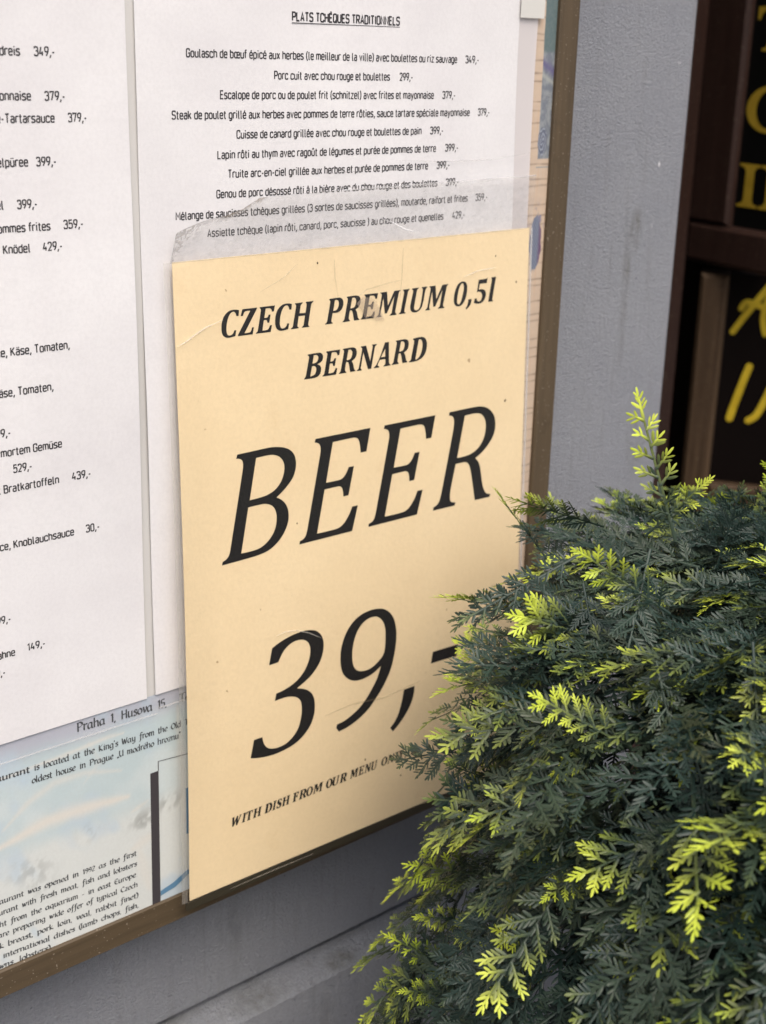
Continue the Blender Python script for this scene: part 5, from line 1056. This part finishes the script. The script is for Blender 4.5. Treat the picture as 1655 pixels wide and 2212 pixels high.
# sprays that stand out of the outline or hang over it
FEAT = [(152, -129, 1252, 145, -114, 1296, 1, 0.7), (101, -92, 1239, 89, -85, 1258, 0.8, 0.3), (119, -103, 1246, 95, -90, 1255, 0.9, 0.8), (112, -99, 1223, 75, -86, 1205, 0.25, 0.7), (71, -132, 1202, 36, -113, 1201, 0.0, 0.3), (83, -173, 1241, 64, -159, 1259, 1, 0.8), (50, -190, 1197, 27, -173, 1215, 1, 1), (55, -129, 1140, 30, -116, 1146, 0.3, 0.9), (54, -118, 1102, 28, -104, 1109, 0.9, 0.8), (46, -105, 1053, 26, -92, 1068, 0.9, 0.7), (43, -213, 1174, 45, -233, 1157, 1, 0.6), (49, -251, 1179, 35, -261, 1152, 0.9, 1), (37, -216, 1149, 23, -225, 1128, 0.85, 0.9), (154, -130, 1248, 162, -141, 1264, 1, 0.7), (125, -201, 1271, 126, -202, 1295, 0.9, 0.8), (76, -143, 1218, 56, -133, 1227, 1, 0.9), (33, -182, 1109, 14, -172, 1120, 1, 1), (60, -206, 1215, 53, -222, 1193, 0.6, 1), (51, -231, 1198, 44, -247, 1175, 0.5, 1), (71, -238, 1230, 62, -249, 1212, 0.9, 0.5), (124, -182, 1258, 125, -185, 1277, 0.2, 1), (37, -193, 1147, 19, -190, 1142, 0.9, 0.8), (49, -181, 1187, 32, -179, 1183, 0.8, 0.8), (64, -126, 1169, 41, -113, 1177, 0.2, 0.9), (61, -119, 1145, 43, -110, 1156, 0.2, 0.6), (42, -182, 1162, 20, -176, 1158, 0.3, 1), (49, -116, 1081, 29, -108, 1087, 0.8, 0.6), (37, -122, 1053, 16, -113, 1058, 0.8, 0.8), (87, -170, 1242, 72, -178, 1221, 0.1, 1), (78, -151, 1225, 71, -166, 1205, 0.1, 1)]
for i, (x0, y0, z0, x1, y1, z1, yel, wd) in enumerate(FEAT):
    b0 = np.array([x0, y0, z0])/1000; t0 = np.array([x1, y1, z1])/1000
    d = t0-b0; L = np.linalg.norm(d)
    pr = PROTO[i % len(PROTO)] if wd > .75 else NARROW[i % len(NARROW)]
    start = b0 - d/L*.010 + (np.array([AX, AYc, b0[2]])-b0)*.08
    tc = camp-b0; tc /= np.linalg.norm(tc)
    nr = tc + np.array([r.gauss(0, .3) for _ in range(3)]) if wd > .5 else np.array([0, 0, 1.])+np.array([r.gauss(0, .2) for _ in range(3)])
    place(pr, start, d, nr, (L+.012)/pr[3]*.95, yel, .02, r.gauss(0, .03))
V = np.concatenate(PV); F = np.concatenate(PF); T = np.concatenate(PT); TN = np.concatenate(PN)
me = bpy.data.meshes.new('crown')
tri = F[:, 2] == F[:, 3]
ok4 = F[~tri]; ok3 = F[tri][:, :3]
nl = ok4.size + ok3.size
me.vertices.add(len(V)); me.vertices.foreach_set('co', (V-np.array([AX, AYc, 0])).astype(np.float32).ravel())
me.loops.add(nl); me.polygons.add(len(ok4)+len(ok3))
me.loops.foreach_set('vertex_index', np.concatenate([ok4.ravel(), ok3.ravel()]).astype(np.int32))
me.polygons.foreach_set('loop_start', np.concatenate([np.arange(len(ok4))*4, len(ok4)*4+np.arange(len(ok3))*3]).astype(np.int32))
me.update(calc_edges=True)
at = me.attributes.new('tip', 'FLOAT', 'POINT'); at.data.foreach_set('value', T.astype(np.float32))
at = me.attributes.new('tone', 'FLOAT', 'POINT'); at.data.foreach_set('value', TN.astype(np.float32))
me.materials.append(M['cypress'])
oc = bpy.data.objects.new('crown', me); COL.objects.link(oc); oc.parent = tr
print('crown faces', len(me.polygons))
def lathe(name, rz, mat_, n=28, jit=0.0, seed=3):
    rj = random.Random(seed); V = []; 
    for (q, z) in rz:
        for i in range(n):
            a = 2*math.pi*i/n; rr = q*(1+jit*rj.uniform(-1, 1)); V.append((AX+rr*math.cos(a), AYc+rr*math.sin(a), z))
    F = [(j*n+i, j*n+(i+1) % n, (j+1)*n+(i+1) % n, (j+1)*n+i) for j in range(len(rz)-1) for i in range(n)]
    F += [tuple(range(n))[::-1], tuple((len(rz)-1)*n+i for i in range(n))]
    return obj(name, V, F, mat_, tr, True)
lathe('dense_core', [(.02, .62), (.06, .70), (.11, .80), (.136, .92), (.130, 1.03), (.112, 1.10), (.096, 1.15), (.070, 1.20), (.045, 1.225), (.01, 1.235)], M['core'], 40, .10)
lathe('trunk', [(.018, .30), (.015, .66)], M['stem'], 12, .08)
lathe('pot', [(.105, .004), (.115, .02), (.145, .30), (.155, .315), (.155, .335), (.140, .335), (.135, .31), (.01, .305)], M['pot'], 36)
